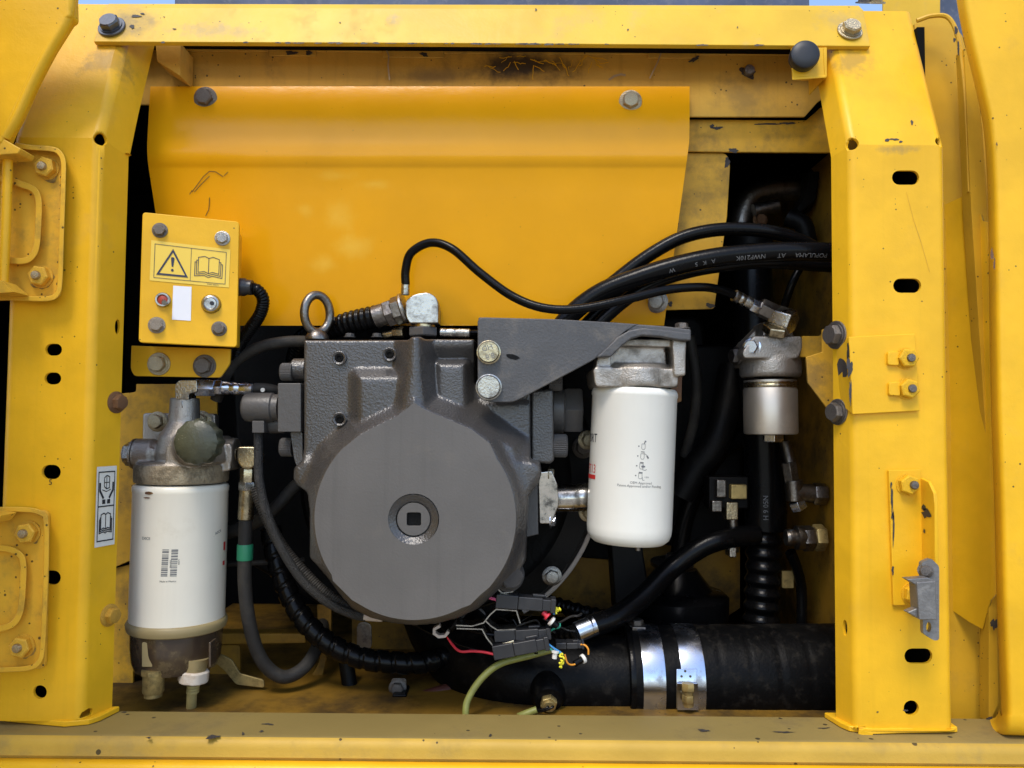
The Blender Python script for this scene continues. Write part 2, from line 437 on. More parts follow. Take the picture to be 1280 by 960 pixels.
def on_cyl(base, ax, front, r, off=0.0004):
    ax = Vector(ax).normalized(); f = Vector(front); f = (f - ax * f.dot(ax)).normalized(); s = ax.cross(f); s = s if s.x > 0 else -s
    def fn(u, v):
        t = u / r; return Vector(base) + ax * v + (f * math.cos(t) + s * math.sin(t)) * (r + off)
    return fn
def chip(px, py, rx, ry, pl, parent, rot=0.0, seed=0, off=0.0006, m='chip', name='paint_chip', n=18, rough=0.5):
    rnd = random.Random(seed + int(px * 13 + py * 7)); pts = []
    n = n * 2; ph = [(f_, rnd.uniform(0, 6.28), rnd.uniform(0.3, 1) / f_ ** 0.5) for f_ in (2, 3, 5, 7, 11)]; tw = sum(p_[2] for p_ in ph)
    for i in range(n):
        t = 2 * math.pi * i / n; k = 1 - rough * (0.5 + 0.5 * sum(math.sin(f_ * t + a_) * w_ for f_, a_, w_ in ph) / tw * 1.6)
        u, v = rx * k * math.cos(t), ry * k * math.sin(t)
        pts.append((px + u * math.cos(rot) - v * math.sin(rot), py + u * math.sin(rot) + v * math.cos(rot)))
    return obj(name, ([pl.at(x, y, off) for x, y in pts], [tuple(range(n))]), m, parent, smooth=0)
def rel(p, parent): return tuple(Vector(p) - wloc(parent))

# ================================================================== setting
def sheet(name, pts, faces, m):
    return tag(obj(name, (pts, faces), m, None, smooth=0), None, None, kind='structure')
GZ = -1.35
sheet('ground', [(-400, -400, GZ), (400, -400, GZ), (400, 400, GZ), (-400, 400, GZ)], [(0, 1, 2, 3)], 'ground')
ZS = P(640, 913, 0.0).z                       # top of the sill
FOLD = P(640, 177, 0.0).z                     # where the posts lean back
ALPHA = R(20)
LEAN = Plane((0, 0, FOLD), (0, math.cos(ALPHA), -math.sin(ALPHA)))
ZT = P(640, 4, 0.075).z
# body shell behind the opening (dark, open only towards the viewer)
def slabbox(x0, y0, z0, x1, y1, z1): return box3(((x0 + x1) / 2, (y0 + y1) / 2, (z0 + z1) / 2), x1 - x0, y1 - y0, z1 - z0)
def struct(name, g, m, bevel=0.0): return tag(obj(name, g, m, None, smooth=0, bevel=bevel), None, None, kind='structure')
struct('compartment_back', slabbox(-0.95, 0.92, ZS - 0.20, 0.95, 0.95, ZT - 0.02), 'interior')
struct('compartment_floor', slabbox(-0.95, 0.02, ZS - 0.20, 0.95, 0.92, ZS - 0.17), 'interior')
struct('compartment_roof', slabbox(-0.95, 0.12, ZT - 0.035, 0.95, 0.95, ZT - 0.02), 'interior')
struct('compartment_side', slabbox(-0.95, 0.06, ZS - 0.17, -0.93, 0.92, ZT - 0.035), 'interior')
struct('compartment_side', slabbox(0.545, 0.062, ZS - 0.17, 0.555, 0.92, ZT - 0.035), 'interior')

# ------------------------------------------------------------------ posts
PHI = 70.0                                    # the side flanges are folded a little short of square
CPH, SPH = math.cos(R(PHI)), math.sin(R(PHI))
def onflange(x_in, s, l, z, out=0.0, r=0.012):    # l along the flange from the end of its bend
    return Vector((x_in + s * (-r + r * SPH + l * CPH + out * SPH), r * (1 - CPH) + l * SPH - out * CPH, z))
def channel(name, x_out, x_in, zb, zt, r, d_in, d_out, holes, fholes, m, parent):
    s = 1 if x_in > x_out else -1; W = abs(x_in - x_out); ph = R(PHI); q = r * ph
    ta = math.tan(ALPHA / 2); umin = r - q - d_out; umax = W - r + q + d_in
    def arm(a):                      # a: length along the sheet past the start of the bend
        if a < q: return r * math.sin(a / r), r * (1 - math.cos(a / r))
        return r * math.sin(ph) + (a - q) * math.cos(ph), r * (1 - math.cos(ph)) + (a - q) * math.sin(ph)
    def bend(u):
        if u > W - r: o_, d_ = arm(u - (W - r)); return W - r + o_, d_
        if u < r: o_, d_ = arm(r - u); return r - o_, d_
        return u, 0
    def place(u, v):
        o, d = bend(u); t = v - FOLD; k = d * ta
        if t <= 0:
            t = min(t, -k); return Vector((x_out + s * o, d, FOLD + t))
        t = max(t, k)
        return Vector((x_out + s * o, t * math.sin(ALPHA) + d * math.cos(ALPHA), FOLD + t * math.cos(ALPHA) - d * math.sin(ALPHA)))
    loops = [[(umin, zb), (umax, zb), (umax, zt), (umin, zt)]]
    for h in holes:
        loops.append([(s * (P(x, y, 0).x - x_out), P(x, y, 0).z) for x, y in h])
    for (z, d, rz, rd) in fholes:
        uc = W - r + q + d
        loops.append([(uc + rd * math.cos(i * math.pi / 10), z + rz * math.sin(i * math.pi / 10)) for i in range(20)])
    flat = [Vector((a, 0, b)) for l in loops for a, b in l]
    tri = tessellate_polygon([[Vector((a, b, 0)) for a, b in l] for l in loops])
    bm = bmesh.new(); bv = [bm.verts.new(v) for v in flat]
    for t in tri:
        try: bm.faces.new([bv[i] for i in t])
        except ValueError: pass
    cuts = [('u', W - r + q * i / 6) for i in range(7)] + [('u', r - q * i / 6) for i in range(7)]
    km = max(d_in, d_out) * ta
    cuts += [('v', FOLD), ('v', FOLD + km), ('v', FOLD - km), ('v', FOLD + km * 0.5), ('v', FOLD - km * 0.5)]
    for k, val in cuts:
        co, no = ((val, 0, 0), (1, 0, 0)) if k == 'u' else ((0, 0, val), (0, 0, 1))
        bmesh.ops.bisect_plane(bm, geom=bm.verts[:] + bm.edges[:] + bm.faces[:], dist=1e-6, plane_co=co, plane_no=no)
    off = wloc(parent)
    for v in bm.verts: v.co = place(v.co.x, v.co.z) - off
    bmesh.ops.recalc_face_normals(bm, faces=bm.faces)
    bm.normal_update()
    if sum(f.normal.y * f.calc_area() for f in bm.faces) > 0:
        bmesh.ops.reverse_faces(bm, faces=bm.faces)
    me = bpy.data.meshes.new(name); bm.to_mesh(me); bm.free()
    for p in me.polygons: p.use_smooth = not (abs(abs(p.normal.x) - SPH) < 0.002 or abs(abs(p.normal.x) - 1) < 0.001 or abs(p.normal.x) < 0.001)
    me.materials.append(MATS[m])
    o = bpy.data.objects.new(name, me); col.objects.link(o); o.parent = parent
    sm = o.modifiers.new('solid', 'SOLIDIFY'); sm.thickness = 0.0045; sm.offset = -1
    return o

LP = thing('door_post', 'yellow steel door post carrying two hinge plates and a white pictogram sticker', 'post', P(62, 905, 0.0))
mat('yellow_lp', YEL, 0.40, streak=0.10, specks=0.16, dirt=(0.55, 0.31, 0.05), damt=0.16, bump=0.10, bscale=420, bump2=0.5, patches=[
    (rel(LEAN.at(135, 75), LP), (0.05, 0.05, 0.035), (0.16, 0.11, 0.045), 0.55, 55, 0.9),
    (rel(LEAN.at(182, 80), LP), (0.03, 0.06, 0.06), (0.20, 0.13, 0.04), 0.75, 50, 0.8)])
mat('yellow_bolt', (0.55, 0.30, 0.03), 0.5, dirt=(0.04, 0.03, 0.02), damt=0.4, dscale=110, bump=0.5)
XLO, XLI = P(3, 480, 0).x, P(118, 480, 0).x
channel('post_channel', XLO, XLI, ZS + 0.006, FOLD + 0.228, 0.013, 0.0385, 0.04,
        [slot(67, 437, 21, 15), slot(66, 473, 21, 15), slot(64, 590, 24, 18), slot(65, 722, 22, 18), circ(50, 865, 8.5, 20),
         circ(125, 171, 9.5, 22), rpoly([(98, 899), (101, 892), (110, 889), (117, 892), (116, 899)], 2)],
        [(P(144, 408, 0.03).z, 0.029, 0.010, 0.0045)], 'yellow_lp', LP)
obj('foot_plate', extrude(*[[Vector((x, y, z)) for x, y in ((XLO + 0.01, 0.012), (XLI - 0.022, -0.004), (XLI + 0.004, 0.004), (XLI + 0.012, 0.016), (XLI + 0.020, 0.05), (XLO + 0.01, 0.05))] for z in (ZS + 0.0075, ZS + 0.0005)]), 'yellow_lp', LP, bevel=0.0015)
fast('flange', onflange(XLI, 1, 0.031, P(148, 503, 0.04).z), 0.0108, 'rust', LP, d=(SPH, -CPH, 0.0), rot=0.3)
fast('flange', onflange(XLI, 1, 0.030, P(138, 768, 0.04).z), 0.0108, 'yellow_bolt', LP, d=(SPH, -CPH, 0.0), rot=0.1)
# sticker on the inner flange
zc = P(134, 632, 0.03).z
def stk(u, v, off=0.0008): return onflange(XLI, 1, 0.0185 + u * 0.72, zc + v, off)
WS, HS = 0.0215, 0.0505
st = obj('pictogram_sticker', ([stk(-WS, -HS), stk(WS, -HS * 1.0), stk(WS, HS), stk(-WS, HS)], [(0, 1, 2, 3)]), 'label_white', LP, smooth=0)
a_ = WS * 0.80; b_ = HS * 0.86
art = [stroke2([(-a_, -b_), (a_, -b_), (a_, b_), (-a_, b_)], 0.0016, True), stroke2([(-a_, 0), (a_, 0)], 0.0016)]
art += [stroke2([(-0.005, 0.025), (-0.005, 0.036), (0.0, 0.039), (0.006, 0.037), (0.006, 0.023), (0, 0.022), (-0.005, 0.025)], 0.0014), stroke2([(0, 0.022), (0, 0.038)], 0.0011), stroke2([(-0.005, 0.03), (0.006, 0.03)], 0.0011)]
for s in (-1, 1):
    art += [stroke2([(s * 0.014, 0.030), (s * 0.014, 0.020), (s * 0.006, 0.010)], 0.0034), poly2([(s * 0.0085, 0.0085), (s * 0.002, 0.0085), (s * 0.002, 0.003), (s * 0.0085, 0.003)]), stroke2([(s * 0.009, 0.021), (0, 0.0185)], 0.0011)]
def book(w_, h_, lw):
    o = []
    for k in (0, 1, 2):
        e = k * w_ * 0.12; dz = -k * h_ * 0.12
        for s in (-1, 1):
            if k == 0: o.append(stroke2([(0, h_ * 0.42), (s * w_ * 0.3, h_ * 0.52), (s * w_ * 0.75, h_ * 0.42), (s * w_ * 0.75, -h_ * 0.5), (s * w_ * 0.3, -h_ * 0.42), (0, -h_ * 0.52)], lw))
            else: o.append(stroke2([(s * (w_ * 0.75 + e - w_ * 0.11), h_ * 0.36 + dz), (s * (w_ * 0.75 + e), h_ * 0.36 + dz), (s * (w_ * 0.75 + e), -h_ * 0.5 + dz), (s * w_ * 0.3, -h_ * 0.42 + dz), (0, -h_ * 0.52 + dz)], lw))
    o.append(stroke2([(0, h_ * 0.42), (0, -h_ * 0.52)], lw)); return o
art += [shift2(join(*book(0.0135, 0.020, 0.0014)), 0, -0.019)]
obj('pictogram_print', onto(join(*art), lambda u, v: stk(u, v, 0.0013)), 'ink', st, smooth=0)
obj('pictogram_print', onto(shift2(text2('5', 0.010), 0, 0), on_axes(P(63, 606, -0.0006), (1, 0, 0), (0, 0, 1), (0, 0, 0), 0)), 'ink', LP, smooth=0)

RP = thing('door_post', 'yellow steel door post with latch striker and oblong slots between pump bay and open door', 'post', P(1120, 920, 0.0))
mat('yellow_rp', YEL, 0.40, streak=0.10, specks=0.14, dirt=(0.58, 0.33, 0.05), damt=0.13, bump=0.10, bscale=420, bump2=0.5, patches=[
    (rel(LEAN.at(1065, 75), RP), (0.035, 0.05, 0.03), (0.25, 0.16, 0.05), 0.55, 60, 0.9),
    (rel(P(1120, 186, 0), RP), (0.035, 0.05, 0.008), (0.30, 0.2, 0.07), 0.6, 70, 0.9)])
XRO, XRI = P(1187, 480, 0).x, P(1063, 480, 0).x
channel('post_channel', XRO, XRI, ZS + 0.006, FOLD + 0.228, 0.011, 0.027, 0.04,
        [slot(1132, 222, 34, 18), slot(1134, 357, 35, 18), slot(1148, 820, 35, 19), circ(1139, 885, 9.5, 22), circ(1065, 178, 9, 22), circ(1177, 176, 7, 18),
         rpoly([(1073, 917), (1074, 909), (1082, 908), (1090, 917)], 2)],
        [(P(1056, 784, 0.02).z, 0.010, 0.010, 0.004)], 'yellow_rp', RP)
obj('foot_plate', extrude(*[[Vector((x, y, z)) for x, y in ((XRO + 0.006, 0.004), (XRI + 0.022, -0.004), (XRI - 0.004, 0.004), (XRI - 0.010, 0.016), (XRI - 0.017, 0.05), (XRO + 0.006, 0.05))] for z in (ZS + 0.0075, ZS + 0.0005)]), 'yellow_rp', RP, bevel=0.0015)
for px, py, rx, ry in ((1109, 175, 3, 3), (1118, 174, 8, 1.5), (1126, 177, 2.5, 2), (1140, 153, 2, 4), (1097, 890, 2, 1), (1132, 888, 4, 1.5)):
    chip(px, py, rx, ry, PY(0) if py > 180 else LEAN, RP, seed=3)
# scratches
for pts in ([(1133, 240), (1142, 275), (1152, 305), (1162, 340)],):
    obj('paint_scratch', onto(stroke2(pts, 0.35), lambda x, y: P(x, y, -0.0004)), 'yellow_dirty', RP, smooth=0)

# ------------------------------------------------------------------ sill
SL = thing('sill_beam', 'long yellow sill beam with worn dusty top under the open pump bay', 'beam', (0, 0.0, ZS - 0.12))
mat('yellow_sill_top', (0.25, 0.18, 0.055), 0.6, var=0.10, vs_=4, dirt=(0.15, 0.11, 0.05), damt=0.25, dscale=14, specks=0.25, spscale=80, bump=0.2, bump2=0.5)
mat('yellow_sill', (0.52, 0.32, 0.045), 0.5, dirt=(0.30, 0.21, 0.07), damt=0.30, dscale=12, specks=0.22, spscale=70, bump=0.2, bump2=0.8,
    patches=[(rel((x, 0.01, ZS), SL), (0.10, 0.05, 0.03), (0.16, 0.12, 0.06), 0.55, 26, 1.2) for x in (-0.48, -0.30, 0.30, 0.47)])
def prof_x(prof, x0, x1, nx=2):
    n = len(prof); V, F = [], []
    for i in range(nx):
        x = x0 + (x1 - x0) * i / (nx - 1)
        V += [Vector((x, y, z)) for y, z in prof]
    for i in range(nx - 1):
        for j in range(n):
            k = (j + 1) % n; F.append((i * n + j, i * n + k, (i + 1) * n + k, (i + 1) * n + j))
    F.append(tuple(range(n))); F.append(tuple((nx - 1) * n + j for j in range(n))[::-1]); return V, F
pr = [(0.055, ZS - 0.12), (0.055, ZS - 0.004), (0.052, ZS)]
for i in range(9):
    t = R(90 * i / 8); pr.append((-0.020 - 0.013 * math.sin(t), ZS - 0.013 + 0.013 * math.cos(t)))
pr += [(-0.0345, ZS - 0.021), (-0.030, ZS - 0.023), (-0.030, ZS - 0.12)]
o = obj('beam', prof_x(pr, -1.0, 1.0), 'yellow_sill', SL, smooth=25)
o.data.materials.append(MATS['yellow_sill_top'])
for p_ in o.data.polygons:
    if p_.normal.z > 0.9: p_.material_index = 1
pr = []
for i in range(9):
    t = R(90 * i / 8); pr.append((-0.038 - 0.008 * math.sin(t), ZS - 0.0335 + 0.008 * math.cos(t)))
pr += [(-0.046, ZS - 0.14), (-0.0305, ZS - 0.14), (-0.0305, ZS - 0.0255)]
obj('lower_lip', prof_x(pr, -1.0, 1.0), 'yellow', SL, smooth=25)
zsl = Plane((0, 0, ZS), (0, 0.0001, -1))
class Top:
    n = Vector((0, 0, -1))
    def at(s, px, py, off=0.0):
        d = ray(px, py); return CAM + d * ((ZS + off - CAM.z) / d.z)
TOPS = Top()
for px, py, rx, ry in ((186, 922, 5, 1.5), (266, 921, 14, 3), (335, 905, 9, 1.5), (327, 914, 4, 1.5), (613, 919, 3, 2), (155, 890, 4, 1), (880, 913, 11, 2), (304, 917, 3, 2), (980, 915, 20, 1.2), (1030, 910, 10, 1)):
    chip(px, py, rx, ry, TOPS, SL, seed=5, rough=0.7)

# ------------------------------------------------------------------ top rail, bolted across both leaning posts
TR = thing('top_rail', 'pale sunlit yellow flat rail bolted across the top of both posts', 'rail', LEAN.at(600, 55, 0.008))
mat('yellow_rail', (0.68, 0.41, 0.028), 0.42, specks=0.14, dirt=(0.50, 0.36, 0.16), damt=0.22, dscale=16, bump=0.12, bump2=0.5, patches=[
    (rel(LEAN.at(160, 35), TR), (0.06, 0.05, 0.03), (0.16, 0.12, 0.08), 0.6, 55, 1.0),
    (rel(LEAN.at(270, 42), TR), (0.08, 0.05, 0.015), (0.30, 0.23, 0.14), 0.5, 70, 1.0),
    (rel(LEAN.at(493, 30), TR), (0.014, 0.03, 0.014), (0.35, 0.27, 0.16), 0.6, 160, 1.0),
    (rel(LEAN.at(1050, 30), TR), (0.05, 0.05, 0.03), (0.42, 0.30, 0.12), 0.5, 60, 1.0)])
obj('rail_plate', plate([(117, 52), (130, 9), (1079, 11.5), (1088, 57.5), (600, 54)], LEAN, 0.0072, off=0.008), 'yellow_rail', TR, bevel=0.001, smooth=25)
# folded-back upper edge
f0 = [LEAN.at(131, 9.6, 0.0068), LEAN.at(1078, 12, 0.0068)]
obj('rail_lip', extrude([f0[0], f0[1], f0[1] + Vector((-0.003, 0.0045, 0.0078)), f0[0] + Vector((0.003, 0.0045, 0.0078))],
    [p + Vector((0, 0.003, -0.005)) for p in (f0[0], f0[1], f0[1] + Vector((-0.003, 0.0045, 0.0078)), f0[0] + Vector((0.003, 0.0045, 0.0078)))]), 'yellow_rail', TR, smooth=25)
ndir = -LEAN.n
fast('washered', LEAN.at(140, 34, 0.008), 0.0135, 'bolt_blue', TR, d=ndir + Vector((-0.05, 0, 0.1)), rot=0.2)
fast('washered', LEAN.at(1062, 39, 0.008), 0.0125, 'zinc_yellow', TR, d=ndir + Vector((0.05, 0, 0.1)), rot=0.5)
rnd = random.Random(11)
for i in range(46):                              # chipped lower edge
    x = rnd.choice((rnd.uniform(300, 760), rnd.uniform(480, 730), rnd.uniform(190, 1000)))
    yb = 52.6 + (x - 117) * (5.0 / 970)
    chip(x, yb - 0.2 - rnd.random() * 0.5, rnd.uniform(2, 9), rnd.uniform(0.6, 1.6), LEAN, TR, seed=i, off=0.0088)
for x, y, rx, ry in ((170, 20, 7, 2.5), (178, 17, 4, 1.2), (165, 33, 4, 3), (218, 36, 3, 1), (205, 21, 1, 1), (425, 28, 1.5, 1), (785, 37, 1.5, 1.5), (922, 34, 1, 1.5), (670, 12, 1.5, 2)):
    chip(x, y, rx, ry, LEAN, TR, seed=8, off=0.0088)

# ------------------------------------------------------------------ header behind the rail
HY = 0.150
HD = thing('header_plate', 'soot-stained dirty yellow header plate tucked under the top rail', 'panel', P(600, 150, HY))
HPL = PY(HY)
mat('yellow_header', (0.62, 0.36, 0.055), 0.6, dirt=(0.30, 0.19, 0.06), damt=0.26, dscale=18, specks=0.2, bump=0.3, bump2=0.8, streak=0.25, patches=[
    (rel(P(655, 80, HY), HD), (0.13, 0.2, 0.036), (0.035, 0.027, 0.022), 0.95, 16, 0.8),
    (rel(P(540, 95, HY), HD), (0.08, 0.2, 0.02), (0.12, 0.08, 0.04), 0.6, 20, 1.0),
    (rel(P(930, 120, HY), HD), (0.06, 0.2, 0.04), (0.22, 0.15, 0.06), 0.6, 30, 1.0)])
obj('header_sheet', plate([(150, 30), (1060, 30), (1060, 100), (1022, 128), (1006, 146), (700, 146), (150, 130)], HPL, 0.004), 'yellow_header', HD, bevel=0.0008)
# upper strip folded forward, with weld steps
for x0, x1, y1 in ((196, 336, 64), (395, 478, 65), (478, 555, 72), (640, 810, 68), (810, 870, 73), (870, 1000, 69), (555, 640, 67), (336, 395, 70)):
    obj('weld_strip', slab([(x0, 40), (x1, 40), (x1, y1), (x0, y1 - 0.5)], HY - 0.004, HY - 0.0005), 'yellow_header', HD, bevel=0.001)
chip(364, 66, 9, 3.5, PY(HY - 0.0045), HD, rot=0.1); chip(386, 66, 5, 4, PY(HY - 0.0045), HD, rot=0.6)
chip(530, 68, 7, 3, PY(HY - 0.0045), HD, rot=0.2); chip(868, 74, 9, 3.2, PY(HY - 0.0045), HD, rot=-0.55)
for pts in ([(483, 62), (486, 70), (485, 82), (487, 100)], [(828, 62), (822, 78), (812, 98)]):
    obj('paint_run', onto(stroke2(pts, 1.8), lambda x, y: P(x, y, HY - 0.0046)), 'drip', HD, smooth=0)
rnd = random.Random(5)
for i in range(26):                              # crackled paint around the soot
    x = rnd.uniform(600, 745); y = rnd.uniform(70, 84); pts = [(x, y)]
    dx, dy = rnd.choice(((1, 0.1), (0.3, 1), (-0.4, 1), (1, 0.4)))
    for k in range(4):
        x += dx * rnd.uniform(2, 6) + rnd.uniform(-2, 2); y += dy * rnd.uniform(1, 5) + rnd.uniform(-2, 2); pts.append((x, min(104, y)))
    obj('paint_crack', onto(stroke2(pts, rnd.uniform(0.5, 1.1)), lambda x, y: P(x, y, HY - 0.0008)), 'yellow', HD, smooth=0)
obj('paint_run', onto(stroke2([(761, 100), (768, 95), (776, 93), (782, 94)], 2.6), lambda x, y: P(x, y, HY - 0.0008)), 'drip', HD, smooth=0)
chip(935, 90, 12, 10, HPL, HD, m='chip', seed=9, name='hole_rim'); fast('stud', P(935, 90, HY), 0.015, 'steel_dark', HD, name='stud', h=0.5)
# gusset at the corner
obj('gusset', slab([(194, 54), (226, 54), (225, 95), (196, 76)], 0.10, HY - 0.0045), 'yellow_header', HD, bevel=0.001)
# lower ledge and upright strip right of the cover
DP = thing('divider_plate', 'worn yellow ledge and upright strip beside the cover panel', 'panel', P(880, 388, 0.185))
obj('ledge', slab([(840, 149), (1008, 150), (1026, 134), (1060, 134), (1060, 191), (912, 190), (840, 189)], 0.165, 0.170), 'yellow_dirty', DP, bevel=0.0012)
obj('upright_strip', slab(rpoly([(820, 191), (908, 191), (913, 205), (909, 270), (893, 386), (815, 388)], [0, 6, 6, 0, 4, 4]), 0.172, 0.176), 'yellow_dirty', DP, bevel=0.0012)
for x, y, rx, ry in ((897, 160, 8, 2.5), (960, 155, 26, 1.2), (985, 154, 12, 2), (890, 158, 3, 4), (917, 188, 7, 4)): chip(x, y, rx, ry, PY(0.165), DP, seed=2)
for x, y, rx, ry in ((909, 203, 4, 9), (888, 382, 7, 4), (838, 380, 3, 5)): chip(x, y, rx, ry, PY(0.172), DP, seed=2)

# ------------------------------------------------------------------ bent cover panel
CP = thing('cover_panel', 'glossy orange-yellow bent cover panel held by flange bolts above the pump', 'panel', P(520, 405, 0.17))
splash_glare = [(430, 225, 30, 10), (425, 270, 26, 28), (440, 310, 34, 20), (405, 330, 22, 16), (385, 265, 16, 14), (470, 235, 30, 8)]  # pale splash residue and a soft glare, both painted into the panel colour
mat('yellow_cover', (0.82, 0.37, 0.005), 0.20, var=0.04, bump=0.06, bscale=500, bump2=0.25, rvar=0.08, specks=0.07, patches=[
    (rel(P(x, y, 0.15), CP), (rx * 0.00115, 0.2, ry * 0.00115), (0.90, 0.55, 0.07), 0.6, 22, 1.5) for x, y, rx, ry in splash_glare])
y_t, y_f, y_b = 0.138, 0.118, 0.165
rows = []
for py, y, xl, xr in ((108, y_t, 188, 862), (150, 0.1275, 185.5, 862), (178, 0.1205, 184, 861.5)): rows.append((py, y, xl, xr))
for i in range(1, 7):                             # soft fold
    t = i / 7; py = 178 + 34 * t
    rows.append((py, 0.1205 + (-0.0028) * math.sin(t * math.pi) + 0.0060 * t * t, 184 - 1 * t + 3.2 * t * t, 861.5 - 4.5 * t))
for py in (212, 240, 270, 300, 330, 360, 385, 407):
    k = (py - 212) / (407 - 212)
    rows.append((py, 0.1265 + (y_b - 0.1265) * k, 186.2 + 30 * k, 857 - 27 * k))
V, F = [], []; NX = 14
for py, y, xl, xr in rows:
    for i in range(NX + 1):
        x = xl + (xr - xl) * i / NX
        pyy = py + (0.0 if py > 400 else 0)
        V.append(P(x, pyy, y))
for j in range(len(rows) - 1):
    for i in range(NX):
        a = j * (NX + 1) + i; F.append((a, a + NX + 1, a + NX + 2, a + 1))
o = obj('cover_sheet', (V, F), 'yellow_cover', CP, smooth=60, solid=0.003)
if sum(p.normal.y * p.area for p in o.data.polygons) > 0: o.data.flip_normals()
pn = Vector((0, -1, 0.28))
fast('flange', P(257, 123, y_t - 0.004), 0.0125, 'steel_dark', CP, d=(0.04, -1, -0.05), rot=0.2)
fast('flange', P(788, 127, y_t - 0.005), 0.0125, 'zinc_yellow', CP, d=(-0.05, -1, -0.05), rot=0.55)
fast('flange', P(821, 377, 0.158), 0.0125, 'zinc', CP, d=(-0.35, -1, -0.1), rot=0.2)
def coverp(x, y):
    for (a, b) in zip(rows, rows[1:]):
        if a[0] <= y <= b[0]:
            t = (y - a[0]) / (b[0] - a[0]); return P(x, y, a[1] + (b[1] - a[1]) * t - 0.0012)
for pts in ([(240, 240), (246, 232), (254, 221), (262, 214), (270, 215), (279, 221)], [(243, 240), (250, 232), (262, 220)], [(280, 220), (285, 215)], [(262, 247), (261, 262), (257, 270)], [(237, 243), (240, 238)]):
    obj('pen_mark', onto(stroke2(pts, 0.8), coverp), 'ink', CP, smooth=0)

# ------------------------------------------------------------------ open doors
LD = thing('open_door', 'edge of an open yellow door with a raised rim above the upper hinge', 'door', P(20, 180, -0.06))
obj('door_skin', slab([(-120, -60), (86, -60), (88, 20), (82, 24), (48, 78), (18, 140), (2, 178), (-120, 240)], -0.052, -0.03), 'yellow', LD, bevel=0.004, seg=3)
edge = [(92, -20), (88, 22), (66, 62), (44, 104), (24, 148), (10, 172)]
obj('door_rim', join(hose([(x - 4, y, -0.045) for x, y in edge], 7.5, 12), hose([(x + 3, y + 2, -0.022) for x, y in edge], 3.5, 10)), 'yellow', LD)
obj('door_leaf', extrude(*[[Vector((x - o_, y, z)) for y, z, x in ((-0.035, ZS - 0.02, -0.672), (-0.95, ZS - 0.02, -0.72), (-0.95, FOLD + 0.03, -0.72), (-0.80, ZT, -0.712), (-0.035, ZT, -0.672))] for o_ in (0.0, 0.03)]), 'yellow', LD, bevel=0.006)  # unseen leaf of this door, extended to shade and warm the post
RD = thing('open_door', 'bright yellow open door with rounded edge and hollow channel behind the slotted post', 'door', P(1265, 935, 0.0))
edge = [(1193, -30), (1197, 10), (1207, 60), (1219, 110), (1229, 160), (1234, 230), (1236, 330), (1238, 480), (1243, 640), (1246, 760), (1251, 880), (1250, 895)]
V, F = [], []; NP = 9
prof = [(1.0, 0.05)] + [(1 - math.sin(R(90 * i / 6)), 0.026 * (1 - math.sin(R(90 * i / 6))) * 1.0) for i in range(0, 7)]
rowsd = []
for i, p in enumerate(spline([Vector((x, y, 0)) for x, y in edge], 6)):
    row = []
    for k in range(10):                              # round edge, then flat skin running out of frame
        t = R(90 * min(k, 6) / 6)
        if k <= 6: row.append(P(p.x + 16 * (1 - math.cos(t)), p.y, 0.030 - 0.055 * math.sin(t)))
        else: row.append(P(p.x + 16 + 60 * (k - 6), p.y, -0.025 - 0.004 * (k - 6)))
    rowsd.append(row)
for q in range(1, 6):                                # rounded lower end
    t = R(90 * q / 5); row = []
    for k in range(10):
        b = rowsd[-q if q > 1 else -1][k] if False else rowsd[len(rowsd) - q][k]
        row.append(Vector((b.x + 0.004 * (1 - math.cos(t)), b.y + 0.03 * (1 - math.cos(t)), P(1250, 895, -0.02).z - 0.030 * math.sin(t))))
    rowsd.append(row)
V = [v for r_ in rowsd for v in r_]
for j in range(len(rowsd) - 1):
    for k in range(9): F.append((j * 10 + k, j * 10 + k + 1, (j + 1) * 10 + k + 1, (j + 1) * 10 + k))
obj('door_skin', (V, F), 'yellow', RD, smooth=60)
obj('door_channel', slab([(1143, 30), (1160, 20), (1185, 22), (1203, 45), (1214, 90), (1230, 160), (1246, 240), (1252, 500), (1268, 905), (1245, 925), (1176, 925), (1170, 200), (1146, 90)], 0.10, 0.105), 'yellow_inner', RD)
obj('channel_rim', hose([(1146, 26, 0.08), (1165, 20, 0.075), (1185, 22, 0.07), (1197, 45, 0.065), (1204, 90, 0.06), (1209, 160, 0.06), (1212, 240, 0.06)], 3.0, 8), 'yellow_inner', RD)
obj('inner_flange', slab(rpoly([(1205, 60), (1215, 60), (1228, 160), (1238, 330), (1248, 880), (1236, 905), (1236, 600), (1214, 260), (1208, 120)], 2), 0.055, 0.075), 'yellow_inner', RD, bevel=0.002)
# curved inner plate
V, F = [], []
edge_l = [(1160, 262), (1160, 760)]
pp = [(1165, 0.115), (1185, 0.10), (1205, 0.083), (1220, 0.066), (1230, 0.052), (1237, 0.045)]
top = [266, 255, 246, 243, 276, 278]; bot = [748, 765, 778, 786, 750, 742]
for i, (x, y) in enumerate(pp): V += [P(x, top[i], y), P(x + 7, (top[i] + bot[i]) / 2, y), P(x + 10, bot[i], y)]
for i in range(len(pp) - 1):
    for k in range(2): a = i * 3 + k; F.append((a, a + 1, a + 4, a + 3))
obj('inner_plate', (V, F), 'yellow', RD, smooth=60, solid=0.003)
chip(1243, 780, 6, 9, PY(0.05), RD, seed=4); chip(1237, 898, 5, 3, PY(0.05), RD, seed=6)
for x, y, rx, ry in ((1195, 38, 2.5, 8), (1198, 60, 2, 10), (1193, 50, 2, 4)): chip(x, y, rx, ry, PY(0.055), RD, seed=6)
for x, y, rx, ry in ((1240, 318, 2.5, 9), (1243, 330, 1.5, 10), (1246, 180, 1.2, 3)): chip(x, y, rx, ry, PY(-0.026), RD, seed=6, m='rust')
